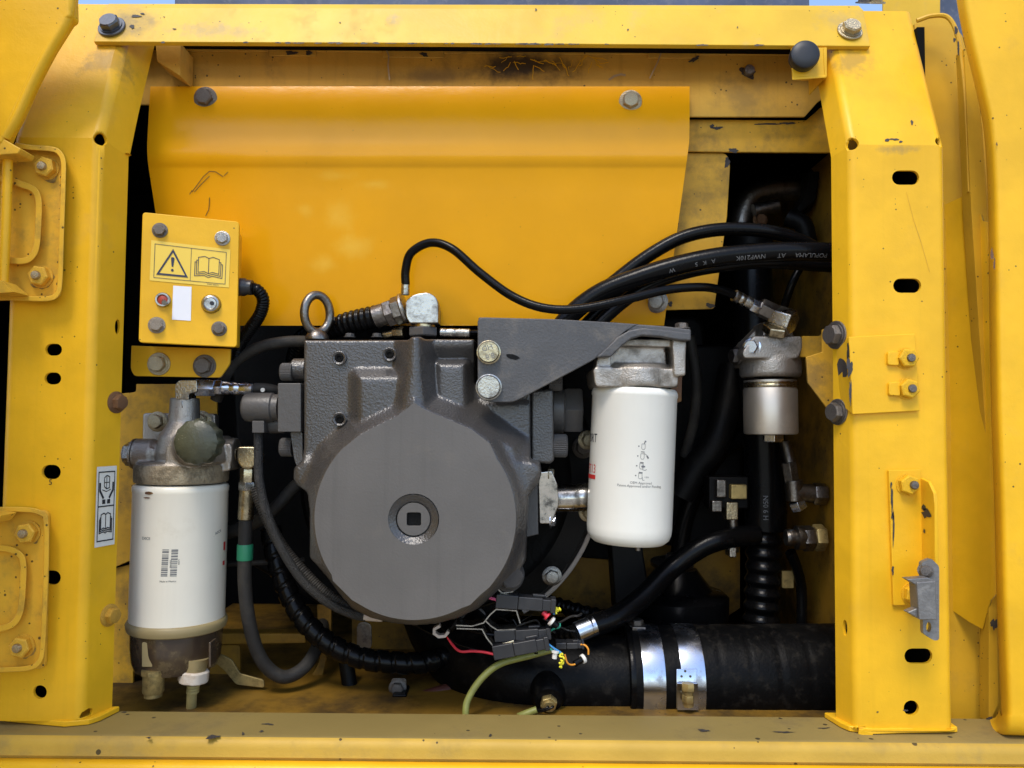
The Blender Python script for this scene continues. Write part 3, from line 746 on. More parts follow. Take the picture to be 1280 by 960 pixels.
# far upper panel and hood seen over the rail
HB = thing('engine_hood', 'dark blue-grey engine hood showing as a thin strip above the top rail', 'hood', P(730, 20, 0.30))
obj('hood_shell', slab(rpoly([(218, -90), (1012, -90), (1012, 24), (218, 22)], 2), 0.30, 0.7), 'hood_blue', HB, bevel=0.004)
obj('hood_shell', slab([(1172, -90), (1300, -90), (1300, 60), (1172, 60)], 0.30, 0.34), 'hood_blue', HB)
YP = thing('upper_panel', 'bright yellow upright panel end rising behind the slotted post top', 'panel', P(1140, 60, 0.16))
obj('panel_sheet', slab([(1104, -60), (1176, -60), (1176, 20), (1160, 60), (1104, 60)], 0.16, 0.165), 'yellow_rail', YP, bevel=0.002)
fast('hex', P(1092, 4, 0.09), 0.012, 'zinc_yellow', YP, d=(0, -0.6, 1)); fast('hex', P(1080, 4, 0.09), 0.009, 'steel_dark', YP, d=(0, -0.6, 1))

# ================================================================== hydraulic pump
HP = thing('hydraulic_pump', 'large dark grey cast hydraulic pump with round flat end cover and square socket plug', 'pump', P(517, 780, 0.10))
DC = (517, 648)
def arcpts(c, r, a0, a1, n=24): return [(c[0] + r * math.cos(R(a0 + (a1 - a0) * i / n)), c[1] + r * math.sin(R(a0 + (a1 - a0) * i / n))) for i in range(n + 1)]
import numpy as np
def sdf(poly, X, Y):
    """signed distance in pixels, negative inside"""
    d = np.full(X.shape, 1e9); ins = np.zeros(X.shape, bool); n = len(poly)
    for k in range(n):
        (ax, ay), (bx, by) = poly[k], poly[(k + 1) % n]
        ex, ey = bx - ax, by - ay; t = np.clip(((X - ax) * ex + (Y - ay) * ey) / (ex * ex + ey * ey + 1e-9), 0, 1)
        d = np.minimum(d, np.hypot(X - ax - t * ex, Y - ay - t * ey))
        c_ = (ay > Y) != (by > Y)
        with np.errstate(divide='ignore', invalid='ignore'): ins ^= c_ & (X < (bx - ax) * (Y - ay) / (by - ay + 1e-12) + ax)
    return np.where(ins, -d, d)
def smin(a, b, k):
    h = np.clip(0.5 + 0.5 * (b - a) / k, 0, 1); return b * (1 - h) + a * h - k * h * (1 - h)
skirt = [(388, 640), (386, 672), (386, 698), (394, 706), (408, 722), (424, 744), (440, 762), (464, 774), (490, 780), (517, 783), (545, 781), (572, 774), (598, 762), (618, 744), (634, 728), (650, 716), (657, 700), (659, 660), (660, 632), (640, 560), (580, 520), (520, 508), (450, 525), (400, 580)]
outline = rpoly([(378.5, 424), (510, 424), (514, 420), (526, 420), (530, 423), (594, 423), (594, 480), (664, 480), (664, 574), (676, 578), (678, 592), (674, 606), (662, 620), (660, 660), (658, 702), (650, 716), (634, 728), (618, 744), (598, 762), (572, 774), (545, 781), (517, 783), (490, 780), (464, 774), (440, 762), (424, 744), (408, 722), (394, 706), (386, 698), (386, 640), (383, 616), (370, 607), (365, 598), (366, 585), (376, 575), (378.5, 560)], 3)
hx = np.arange(360, 684, 1.0); hyy = np.arange(414, 790, 1.0); X, Y = np.meshgrid(hx, hyy)
mp_ = 1.06e-3
def layer(poly, front, slope, round_=0.003):
    d = sdf(poly, X, Y) * mp_
    return front + slope * (np.sqrt(d * d + round_ * round_) + d) * 0.5 * 1.0
face_o = [(517.5, 500), (521, 504), (529, 510), (544, 517), (566, 525.5), (590, 536.5), (612, 553)] + arcpts((519, 648), 128, -36, 218) + [(428, 560), (449, 543), (476, 529), (495, 520), (508, 510), (514, 504)]
F_ = np.full(X.shape, 0.106)
F_ = smin(F_, layer([(379, 424), (509, 424), (509, 600), (379, 600)], 0.082, 2.2, 0.002), 0.003)
F_ = smin(F_, layer([(520, 423), (594, 423), (594, 432), (560, 434), (520, 432)], 0.080, 0.9), 0.006)
F_ = smin(F_, layer([(548, 456), (580, 456), (582, 540), (548, 540)], 0.078, 2.0), 0.006)
F_ = smin(F_, layer([(594, 505), (664, 505), (664, 580), (594, 580)], 0.101, 1.0), 0.004)
F_ = smin(F_, layer([(449, 472), (512, 472), (512, 600), (449, 600)], 0.062, 1.6), 0.006)
F_ = smin(F_, layer([(513, 418), (524, 418), (526, 470), (531, 510), (503, 510), (509, 470)], 0.040, 2.3, 0.005), 0.009)
F_ = smin(F_, layer(skirt, 0.064, 1.6, 0.003), 0.006)
F_ = smin(F_, layer(face_o, 0.0375, 2.0, 0.004), 0.010)
F_ = smin(F_, layer(rpoly([(369, 586), (380, 578), (402, 578), (402, 630), (388, 615), (371, 602)], 4), 0.074, 1.3), 0.012)
F_ = smin(F_, layer(rpoly([(612, 566), (640, 577), (668, 580), (674, 588), (668, 602), (652, 622), (648, 700), (622, 720), (600, 640)], 6), 0.066, 1.2), 0.014)
# recess for the plug
rr_ = np.hypot(X - 517, Y - 649); F_ = np.where(rr_ < 30, 0.0468, F_)
so_ = sdf(outline, X, Y) * mp_
Re = 0.0045; q_ = np.clip((Re + so_) / Re, 0, 1); F_ = F_ + Re * (1 - np.sqrt(1 - np.minimum(q_, 0.999) ** 2))
F_ = np.where(so_ > 0, F_ + so_ * 160, F_); F_ = np.minimum(F_, 0.27)
nr, nc = X.shape; VV = [P(float(X[a, b]), float(Y[a, b]), min(0.106, float(F_[a, b]))) for a in range(nr) for b in range(nc)]
VV = [Vector((v.x, float(F_.flat[k]), v.z)) for k, v in enumerate(VV)]
keep = F_ < 0.2699
FF_ = [(a * nc + b, a * nc + b + 1, (a + 1) * nc + b + 1, (a + 1) * nc + b) for a in range(nr - 1) for b in range(nc - 1) if keep[a, b] or keep[a + 1, b] or keep[a, b + 1] or keep[a + 1, b + 1]]
used = sorted({k for f in FF_ for k in f}); rm = {k: n for n, k in enumerate(used)}
o = obj('pump_body', ([VV[k] for k in used], [tuple(rm[k] for k in f) for f in FF_]), 'pump_paint', HP, smooth=0)
for p_ in o.data.polygons: p_.use_smooth = True
if sum(p_.normal.y for p_ in o.data.polygons) > 0: o.data.flip_normals()
sm_ = o.modifiers.new('s', 'SMOOTH'); sm_.factor = 0.5; sm_.iterations = 3
apply_mods(o)
face = [(517.5, 503), (521, 506), (529, 511), (544, 518), (566, 526.5), (590, 537.5), (612, 554)] + arcpts((519, 648), 126, -36, 38) + [(612, 734), (600, 744), (588, 756)] + arcpts(DC, 127, 62, 118) + [(440, 750), (428, 738), (416, 726)] + arcpts((519, 648), 126, 146, 222) + [(428, 561), (449, 544), (476, 530), (495, 521), (508, 511.5), (514, 506)]
hole = circ(517, 649, 32, 40)
obj('end_cover', plate(face, PY(0.0335), 0.015, [hole]), 'pump_machined', HP, bevel=0.0018, seg=3)
c0 = P(517, 649, 0.0435)
obj('plug_seat', lathe([(0.0331, -0.004), (0.0331, 0.0085), (0.0325, 0.009), (0.0225, 0.003), (0.0222, -0.004)], c0, (0, -1, 0), 48, cap=False), 'pump_paint', HP)
sq = [(q[0], q[1]) for q in rect(508, 640.5, 526, 657.5, 3)]
obj('socket_plug', plate(circ(517, 649, 20.5, 40), PY(0.0385), 0.006, [[(x + 0.3, y) for x, y in sq]]), 'pump_machined', HP, bevel=0.0012)
obj('socket_floor', slab(circ(517, 649, 15, 20), 0.0440, 0.047), 'black_iron', HP)
for x, y in ((424, 447.5), (487, 443), (424.5, 524)):
    o = P(x, y, 0.078)
    obj('screw_plug', lathe([(0.0095, -0.004), (0.0095, 0.0012), (0.0085, 0.0018), (0.0062, 0.0004), (0.0058, -0.001)], o, (0, -1, 0), 28, cap=False), 'pump_paint', HP)
    fast('socket', P(x, y, 0.0795), 0.0052, 'black_iron', HP, h=0.5, name='grub_screw')
obj('side_step', slab(rpoly([(664, 488), (692, 486), (693, 576), (688, 580), (664, 578)], [0, 6, 6, 3, 0]), 0.112, 0.26), 'pump_paint', HP, bevel=0.004, seg=3)
obj('port_flange', slab([(655, 612), (672, 604), (673, 668), (655, 672)], 0.12, 0.20), 'grey_part', HP, bevel=0.001)
# left side: solenoid block
obj('valve_block', slab(rect(347, 479, 376, 540, 1.5), 0.086, 0.17), 'grey_part', HP, bevel=0.0015)
sp = P(326, 508, 0.12)
so = obj('solenoid', lathe([(0.016, 0), (0.0195, 0.003), (0.0205, 0.008), (0.0205, 0.040), (0.0185, 0.042), (0.0185, 0.050)], P(305, 509, 0.115), (1, 0, 0), 36), 'grey_part', HP)
obj('solenoid_collar', lathe([(0.013, 0), (0.013, 0.02), (0.011, 0.022)], P(338, 530, 0.13), (1, 0, 0), 24), 'grey_part', HP)
obj('cable_outlet', slab(rect(315, 526, 330, 541, 1), 0.10, 0.125), 'grey_part', HP, bevel=0.001)
fast('knurl', P(366, 465, 0.115), 0.0125, 'grey_part', HP, d=(-1, 0, 0)); fast('knurl', P(366, 559, 0.12), 0.0130, 'grey_part', HP, d=(-1, 0, 0))
obj('bolt_boss', lathe([(0.013, 0), (0.016, 0.003), (0.016, 0.02)], P(365, 462, 0.125), (1, 0, 0), 24), 'pump_paint', HP)
obj('side_bracket', slab(rpoly([(363, 540), (378, 540), (378, 600), (368, 575)], 3), 0.10, 0.13), 'pump_paint', HP, bevel=0.002)
# right side: hex plug and knurled cap screws
obj('plug_collar', lathe([(0.034, 0), (0.034, 0.014), (0.031, 0.017)], P(691, 513, 0.17), (1, 0, 0), 36), 'grey_part', HP)
obj('hex_plug', hexrod(P(704, 513, 0.17), P(727, 513, 0.17), 0.036, 0.0), 'grey_part', HP, bevel=0.001)
fast('knurl', P(690, 557, 0.13), 0.0165, 'grey_part', HP, d=(1, 0, 0)); fast('knurl', P(686, 476, 0.13), 0.0145, 'grey_part', HP, d=(1, 0, 0))
fast('hex', P(636, 719, 0.075), 0.017, 'pump_paint', HP, d=(0.4, -1, 0))
# lifting eye
EB = thing('lifting_eye', 'worn steel eye bolt standing on the pump corner', 'eye bolt', P(396, 424, 0.13))
ct = P(396.5, 392, 0.13); ring = []
for i in range(41):
    t = 2 * math.pi * i / 40
    d = Vector((0.0165 * math.cos(t) * 0.92, 0.0165 * math.cos(t) * 0.75, 0.0265 * math.sin(t))); ring.append(ct + d)
obj('eye_ring', sweep(ring, 0.0062, 14, smooth_n=0, cap=False), 'steel_dark', EB)
obj('eye_base', lathe([(0.0165, 0), (0.0165, 0.004), (0.0125, 0.010), (0.009, 0.013)], P(396.5, 424.5, 0.13), (0, 0, 1), 28), 'steel_dark', EB)
# discharge flange and steel pipe on the pump's side
SF = thing('split_flange', 'shiny chipped steel split flange with bolts and bare pipe beside the pump', 'flange', P(690, 656, 0.15))
obj('flange_block', slab(rpoly([(672, 590), (690, 588), (697, 605), (699, 630), (690, 655), (674, 655)], 3), 0.13, 0.19), 'chrome', SF, bevel=0.002)
obj('steel_pipe', sweep(pxs([(694, 623, 0.17), (720, 622, 0.172), (745, 618, 0.18), (790, 600, 0.24)]), 0.020, 28), 'chrome', SF)
fast('hex', P(686, 593, 0.140), 0.009, 'zinc_yellow', SF, d=(1, -0.15, 0)); fast('hex', P(688, 650, 0.140), 0.009, 'blue_steel', SF, d=(1, -0.15, 0))
for x, y in ((734, 550), (735, 640)): fast('flange', P(x, y, 0.21), 0.011, 'zinc_yellow', SF, d=(0.2, -1, 0))

# ================================================================== filter bracket
FB = thing('filter_bracket', 'dusty blue-grey steel bracket with curled top bolted to the pump', 'bracket', P(611, 500, 0.06))
BPL = PY(0.060)
obj('bracket_plate', plate(rpoly([(597, 400), (602, 396.5), (700, 399), (798, 405), (782, 414), (770, 424), (757, 438), (742, 450), (650, 499), (640, 503), (612, 503), (597, 496)], [3, 4, 0, 0, 4, 8, 8, 6, 10, 4, 12, 6]), BPL, 0.009), 'bracket_grey', FB, bevel=0.0015)
pts0 = [(598, 0.060, 397), (700, 0.060, 399.5), (770, 0.060, 403.5), (800, 0.058, 406), (830, 0.056, 408), (864, 0.054, 412)]
top_f = [P(x, py, y + 0.0025) for x, y, py in pts0]
V, F = [], []
for p in top_f:
    V += [p + Vector((0, 0, 0.0005)), p + Vector((0, 0.115, 0.004)), p + Vector((0, 0.115, -0.0065)), p + Vector((0, 0, -0.010))]
for i in range(len(top_f) - 1):
    for k in range(4):
        F.append((i * 4 + k, i * 4 + (k + 1) % 4, i * 4 + 4 + (k + 1) % 4, i * 4 + 4 + k))
F += [(0, 1, 2, 3), tuple(len(V) - 4 + k for k in range(4))]
obj('bracket_top', (V, F), 'bracket_grey', FB, bevel=0.002)
obj('curl_edge', slab([(745, 447), (762, 431), (772, 421), (786, 413), (803, 409.5), (830, 412), (864, 416), (864, 426), (848, 425), (825, 421), (803, 419.5), (790, 423), (778, 432), (764, 446)], 0.0535, 0.066), 'bracket_grey', FB, bevel=0.0025, seg=3)
for (x, y, m_, s) in ((611, 440.5, 'zinc_yellow', 0.0142), (611, 484, 'zinc', 0.0155)):
    bo = lathe([(s * 1.12, 0), (s * 1.12, 0.003), (s, 0.0035), (s, 0.010), (s * 0.92, 0.0118)], P(x, y, 0.060), (0, -1, 0), 40)
    b = obj('bolt', bo, m_, FB)
    if y < 460:
        tg = join(shift2(text2('8.8', 0.010), 0, 0.002), shift2(text2('HD', 0.010), 0, -0.010))
        tg = shift2(tg, 0, 0, math.pi + 0.35)
        obj('head_mark', onto(tg, on_axes(P(x, y, 0.060 - 0.0122), (1, 0, 0), (0, 0, 1), (0, 0, 0), 0)), 'ink_grey', b, smooth=0)
chip(641, 446, 9, 3.5, BPL, FB, m='black_iron', rot=0.2, name='oil_stain', rough=0.2)

# ================================================================== white filters
def canister(name, parent, top, bot, r, m, dome=0.010, rim=True):
    ax = (Vector(top) - Vector(bot)); h = ax.length
    prof = [(0.004, 0.0), (r * 0.55, 0.0015), (r * 0.82, 0.004), (r * 0.94, 0.010), (r * 0.985, 0.017), (r, 0.026), (r, h - 0.012), (r * 1.015, h - 0.010), (r * 1.015, h - 0.006), (r * 0.985, h - 0.002), (r * 0.95, h)] if dome else [(r, 0), (r, h - 0.012), (r * 1.012, h - 0.010), (r * 1.012, h - 0.004), (r * 0.985, h - 0.001), (r * 0.95, h)]
    return obj(name, lathe(prof, bot, ax, 72), m, parent, smooth=40)
# oil filter under the bracket
OF = thing('oil_filter', 'smooth white spin-on filter with red print hanging from the grey bracket', 'filter', P(787, 680, 0.115))
OFY = 0.118
ot, ob = P(793.5, 486, OFY), P(785.5, 681, OFY); orad = 53.0 * mpp(OFY - 0.01)
canister('filter_can', OF, ot, ob, orad, 'white_enamel_cool')
obj('drain_stub', rod(P(797, 678, OFY), P(797.5, 688, OFY), 0.004), 'steel_dark', OF)
hd = [slab(rpoly([(741, 459), (848, 461), (848, 484), (744, 484)], 6), OFY - 0.052, OFY + 0.05),
      lathe([(0.058, 0), (0.059, 0.006), (0.0575, 0.024), (0.05, 0.03)], P(793.5, 484, OFY), (0, 0, 1), 48),
      slab(rpoly([(760, 432), (832, 436), (834, 464), (758, 462)], 5), OFY - 0.036, OFY + 0.03),
      slab(rpoly([(840, 424), (858, 426), (857, 470), (843, 470)], 3), OFY - 0.055, OFY - 0.01),
      slab(rpoly([(748, 440), (764, 432), (764, 466), (744, 462)], 3), OFY - 0.05, OFY - 0.01),
      slab(rpoly([(760, 424), (858, 424), (858, 434), (760, 432)], 2), OFY - 0.045, OFY + 0.04)]
cast('filter_head', join(*hd), 'cast_alu', OF, voxel=0.0016, it=3)
fast('hex', P(852, 411, 0.085), 0.009, 'steel_dark', OF, d=(0, 0, 1), name='bolt')
oax = (ot - ob).normalized(); ocen = P(789.5, 584, OFY)
cyl = on_cyl(ocen, oax, CAM - ocen, orad)
K = mpp(OFY - orad)
def at_c(g, px, py, c=(789.5, 584)): return shift2(g, math.asin(max(-0.985, min(0.985, (px - c[0]) * K / orad))) * orad, -(py - c[1]) * K)
def nar(g): return [(x * 0.8, y) for x, y in g[0]], g[1]
def icon(k):
    s = 0.0055; o = [stroke2([(-s * 0.55, s * 0.8), (s * 0.55, s * 0.8), (s * 0.6, -s * 0.6), (s * 0.35, -s), (-s * 0.35, -s), (-s * 0.6, -s * 0.6)], 0.0007, True)]
    o.append(shift2(([(0.0013 * math.cos(i * math.pi / 6), 0.0013 * math.sin(i * math.pi / 6)) for i in range(12)], [tuple(range(12))]), -0.0085, 0))
    if k == 0: o += [stroke2([(0.001, 0.005), (0.004, 0.010)], 0.0016), stroke2([(0.002, 0.010), (0.005, 0.009)], 0.002)]
    if k == 1: o += [stroke2([(0.003, 0.005), (0.007, 0.003), (0.009, -0.002)], 0.0008), stroke2([(0.0085, 0.001), (0.0115, -0.004)], 0.003), stroke2([(-0.003, 0.008), (0.004, 0.0075)], 0.0014)]
    if k == 2: o += [stroke2([(0, -0.001), (0.007, -0.001)], 0.0028), stroke2([(0.003, 0.002), (0.003, -0.004)], 0.002), stroke2([(-0.003, 0.0065), (0.004, 0.006)], 0.0016), stroke2([(0.002, -0.0065), (0.007, -0.008), (0.010, -0.006)], 0.0008)]
    if k == 3: o += [stroke2([(-0.003, 0.006), (0.004, 0.0055)], 0.0020), stroke2([(0.004, -0.003), (0.0045, -0.008), (0.008, -0.008)], 0.0008), shift2(text2('+3/4', 0.0045), 0.0115, -0.004)]
    return join(*o)
pr_ = [at_c(shift2(icon(k), 0, 0, 0, 0.72), 803 - k * 0.8, 554.5 + 12.2 * k) for k in range(4)]
pr_ += [at_c(text2('OEM Approved', 0.0046), 802, 601.5), at_c(text2('Patent Approved and/or Pending', 0.0046), 801, 605.6)]
pr_ = [(g[0] if False else g) for g in pr_]
obj('instruction_print', onto(join(*pr_), cyl), 'ink_grey', OF, smooth=0)
obj('maker_print', onto(at_c(nar(text2('PORT', 0.017, 'RIGHT')), 744.5, 553), cyl), 'ink', OF, smooth=0)
obj('part_number_print', onto(join(at_c(nar(text2('FT13', 0.017, 'RIGHT')), 744.5, 592.5), *[at_c(poly2([(-0.002 - 0.002 * q, -0.003), (-0.002 * q, -0.003), (-0.002 * q, 0.0028), (-0.002 - 0.002 * q, 0.0028)]), 744.2, 597.5) for q in range(20)]), cyl), 'ink_red', OF, smooth=0)

# fuel filter on the yellow wall plate
FF = thing('fuel_filter', 'white cartridge fuel filter with brown bowl below and knobbed priming head', 'filter', P(215, 870, 0.15))
FY = 0.150
ft, fbm = P(227, 604, FY), P(221.8, 773, FY); frad = 56.5 * mpp(FY - 0.02)
canister('filter_can', FF, ft, fbm, frad, 'white_enamel', dome=0)
fax = (ft - fbm).normalized(); fcen = P(224.3, 690, FY)
fc = on_cyl(fcen, fax, CAM - fcen, frad); KF = mpp(FY - frad)
fdir = (CAM - fcen); 
def at_f(g, px, py): return shift2(g, math.asin(max(-0.985, min(0.985, (px - 224.3) * KF / frad))) * frad, -(py - 690) * KF)
bars = []; rnd = random.Random(3)
for bx in (208.5, 219):
    y = 677.5
    while y < 711:
        h = rnd.choice((0.5, 0.8, 0.5, 1.3)); bars.append(at_f(poly2([(-0.0042, -h * KF / 2), (0.0042, -h * KF / 2), (0.0042, h * KF / 2), (-0.0042, h * KF / 2)]), bx - (y - 677) * 0.03, y)); y += h + rnd.choice((0.45, 0.7, 1.0))
bars += [at_f(text2('3 04 1825', 0.0032), 0, 0)] if False else []
obj('barcode_print', onto(join(*bars), fc), 'ink_grey', FF, smooth=0)
obj('batch_print', onto(join(at_f(shift2(text2('D0CII', 0.0055), 0, 0), 185.5, 666), at_f(shift2(text2('A0CII', 0.0055), 0, 0, 0.25), 270, 662.5), at_f(text2('Made in Mexico', 0.0033), 212, 717.5), at_f(shift2(text2('3041825', 0.003), 0, 0, math.pi / 2), 215.5, 695), at_f(shift2(text2('90271', 0.003), 0, 0, math.pi / 2), 225, 693)), fc), 'ink', FF, smooth=0)
obj('side_print', onto(join(at_f(poly2([(-0.004, -0.006), (0.003, -0.006), (0.003, 0.006), (-0.004, 0.006)]), 278.6, 681), at_f(poly2([(-0.004, -0.003), (0.003, -0.003), (0.003, 0.003), (-0.004, 0.003)]), 278.2, 703)), fc), 'ink_red', FF, smooth=0)
for (x, y, rx, ry) in ((187, 608, 8, 2.2), (185, 614, 6, 1)):
    g = ([( rx * KF * math.cos(i * 0.5236) * rnd.uniform(0.7, 1), ry * KF * math.sin(i * 0.5236) * rnd.uniform(0.7, 1)) for i in range(12)], [tuple(range(12))])
    obj('rust_mark', onto(at_f(g, x, y), on_cyl(fcen, fax, CAM - fcen, frad * 1.012)), 'rust', FF, smooth=0)
# bowl
rb = P(221.8, 778, FY)
obj('clamp_ring', lathe([(frad * 0.97, -0.008), (frad * 1.03, -0.006), (frad * 1.055, -0.001), (frad * 1.055, 0.004), (frad * 1.03, 0.007), (frad * 1.0, 0.008)], rb, fax, 64), 'tan_ring', FF)
obj('water_bowl', lathe([(0.010, -0.066), (frad * 0.65, -0.065), (frad * 0.86, -0.060), (frad * 0.93, -0.048), (frad * 0.955, -0.030), (frad * 0.97, 0.0)], rb, fax, 64), 'bowl', FF)
for i, (x, wd) in enumerate(((184, 14), (200, 2), (262, 3))):
    obj('bowl_rib', slab(rect(x - wd / 2, 803, x + wd / 2, 834, 2), FY - frad * 0.93, FY - frad * 0.6), 'tan_ring' if i == 0 else 'bowl', FF, bevel=0.001)
obj('drain_valve', join(lathe([(0.0165, 0), (0.0165, 0.006)], P(192, 842, FY - 0.05), (0, 0, 1), 8), lathe([(0.013, -0.022), (0.014, -0.02), (0.014, 0.004)], P(192, 845, FY - 0.05), (0, 0, 1), 20), lathe([(0.0118, -0.025), (0.0118, 0)], P(192, 847, FY - 0.05), (0, 0, 1), 20)), 'brass', FF)
obj('drain_nut', lathe([(0.0185, -0.0075), (0.0200, -0.006), (0.0200, 0.007), (0.018, 0.009)], P(242, 845, FY - 0.03), (0.1, 0, 1), 24, rfun=lambda t, h: 1 if int(round(t / (2 * math.pi / 24))) % 4 else 0.93), 'white_plastic', FF)
obj('drain_neck', lathe([(0.016, -0.004), (0.018, 0.018)], P(242, 838, FY - 0.03), (0.1, 0, 1), 24), 'tan_ring', FF)
obj('drain_tube', join(sweep(pxs([(242, 850, FY - 0.03), (240, 866, FY - 0.028), (239, 885, FY - 0.02), (238, 910, FY)]), 0.0068, 16), *[lathe([(0.0085, -0.0015), (0.0085, 0.0015)], P(242 - k * 0.4, 854 + k * 3.4, FY - 0.029), (0, 0, 1), 16) for k in range(4)]), 'tube_clear', FF)
# head casting
HY0 = FY
hg = [lathe([(frad * 0.97, 0), (frad * 0.985, 0.004), (frad * 0.985, 0.024), (frad * 0.93, 0.029)], P(227.3, 602.5, FY), (0, 0, 1), 56),
      slab(rpoly([(178, 516), (269, 517), (269, 560), (266, 580), (178, 580)], 5), FY + 0.055, FY + 0.072),
      lathe([(0.034, 0), (0.037, 0.02), (0.034, 0.042), (0.0215, 0.064), (0.0200, 0.098)], P(229, 583, FY), (0, 0, 1), 32),
      slab(rpoly([(206, 560), (216, 546), (262, 546), (268, 580), (206, 582)], 6), FY - 0.058, FY + 0.03),
      lathe([(0.0215, 0), (0.0225, 0.004), (0.0225, 0.026), (0.018, 0.03), (0.017, 0.06)], P(170, 567.5, FY + 0.01), (1, 0, 0), 30),
      slab(rpoly([(171, 560), (192, 560), (186, 588), (172, 590)], 3), FY - 0.01, FY + 0.03),
      lathe([(0.022, 0), (0.022, 0.04)], P(262, 566, FY + 0.01), (1, 0, 0), 30),
      slab(rpoly([(270, 556), (288, 554), (288, 588), (278, 590)], 3), FY - 0.012, FY + 0.03),
      rod(P(246, 555, FY - 0.082), P(236, 562, FY), 0.027, 28)]
cast('filter_head', join(*hg), 'cast_alu', FF, voxel=0.0018, it=3)
obj('head_skirt', lathe([(frad * 0.985, 0), (frad * 1.0, 0.003), (frad * 1.0, 0.021), (frad * 0.97, 0.025)], P(227.3, 601.5, FY), (0, 0, 1), 64), 'cast_alu_tan', FF)
kn = P(248, 552.5, FY - 0.085)
kax = (Vector((-0.02, -1, 0.02)))
obj('primer_knob', lathe([(0.0285, -0.016), (0.0300, -0.006), (0.0300, 0.004), (0.0285, 0.009), (0.022, 0.013), (0.012, 0.0155), (0.002, 0.0162)], kn, kax, 96, rfun=lambda t, h: 1 + (0.045 * math.cos(12 * t) if h < 0.009 else 0.0)), 'knob', FF)
fast('hex', P(170, 567.5, FY + 0.01), 0.0175, 'zinc', FF, d=(-1, 0, 0), rot=0.3)
for x, y in ((197, 527), (252, 526)): fast('flange', P(x, y, FY + 0.055), 0.0115, 'zinc_yellow', FF, rot=0.4)
fast('hex', P(288, 567, FY + 0.01), 0.0125, 'zinc_yellow', FF, d=(1, 0, 0), name='nut')
# wall plate behind it
WP = thing('filter_plate', 'yellow notched mounting plate behind the cartridge fuel filter', 'plate', P(210, 700, FY + 0.075))
obj('plate_sheet', slab(rpoly([(150, 492), (170, 490), (170, 480), (271, 480), (271, 640), (268, 690), (160, 702), (120, 720), (120, 492)], [0, 4, 0, 3, 0, 20, 0, 0, 0]), FY + 0.0725, FY + 0.078), 'yellow_dirty', WP, bevel=0.001)
obj('lower_web', slab([(120, 716), (166, 705), (166, 900), (120, 900)], FY + 0.08, FY + 0.085), 'yellow_dirty', WP)

# ================================================================== inline filter (right)
IF = thing('inline_filter', 'bare metal inline filter bowl with hex drain under the hose elbow', 'filter', P(965, 550, 0.19))
IY = 0.185; it_ = P(962.5, 478, IY); ib = P(963.5, 543, IY); ir = 33.2 * mpp(IY - 0.015)
obj('filter_bowl', lathe([(ir * 0.9, 0), (ir * 0.98, 0.001), (ir, 0.004), (ir, 0.066), (ir * 0.97, 0.068), (ir * 0.97, 0.080)], ib, it_ - ib, 56), 'brushed_can', IF)
obj('thread_ring', lathe([(ir * 0.985, 0), (ir * 1.0, 0.001), (ir * 1.0, 0.0035), (ir * 0.985, 0.0045), (ir * 1.0, 0.0055), (ir * 1.0, 0.008)], ib + (it_ - ib).normalized() * 0.069, it_ - ib, 56), 'zinc_yellow', IF)
g = [lathe([(ir * 1.08, 0), (ir * 1.14, 0.005), (ir * 1.14, 0.022), (ir * 1.10, 0.03), (ir * 0.8, 0.034)], P(963, 472, IY), (0, 0, 1), 44),
     slab(rpoly([(928, 440), (942, 420), (1003, 420), (1003, 436), (998, 448), (930, 448)], 4), IY - 0.042, IY + 0.03),
     slab(rpoly([(954, 402), (992, 402), (992, 420), (1003, 424), (975, 436), (945, 424), (954, 420)], 3), IY - 0.03, IY + 0.02),
     slab(rpoly([(921, 436), (954, 402), (960, 402), (960, 452), (924, 460)], 4), IY + 0.005, IY + 0.035)]
cast('filter_head', join(*g), 'cast_alu', IF, voxel=0.0016, it=3)
obj('drain_hex', hexrod(P(966.5, 543, IY - 0.01), P(966.5, 552.5, IY - 0.01), 0.0155, 0.2), 'zinc', IF, bevel=0.0006)
fast('hex', P(940, 434, IY - 0.035), 0.0105, 'blue_steel', IF, d=(-0.6, -1, 0)); fast('hex', P(921, 445, IY), 0.011, 'steel_dark', IF, d=(-1, -0.3, 0))
# yellow bracket joining it to the post
IB = thing('filter_holder', 'yellow angled steel holder carrying the bare metal filter, bolted to the slotted post', 'bracket', P(1030, 445, 0.12))
obj('arm_tab', slab(rpoly([(1003, 420), (1026, 420), (1032, 416), (1032, 446), (1000, 446)], 1), 0.155, 0.17), 'yellow_dirty', IB, bevel=0.001)
obj('arm_web', slab([(1028, 412), (1062, 400), (1062, 536), (1046, 526), (1010, 478), (1008, 446), (1028, 440)], 0.125, 0.13), 'yellow_dirty', IB, bevel=0.001)
fast('washered', onflange(XRI, -1, 0.020, P(1040, 419, 0.03).z), 0.0135, 'steel_dark', IB, d=(-SPH, -CPH, 0.0)); fast('washered', onflange(XRI, -1, 0.018, P(1043, 515, 0.03).z), 0.0125, 'steel_dark', IB, d=(-SPH, -CPH, 0.0), rot=0.4)

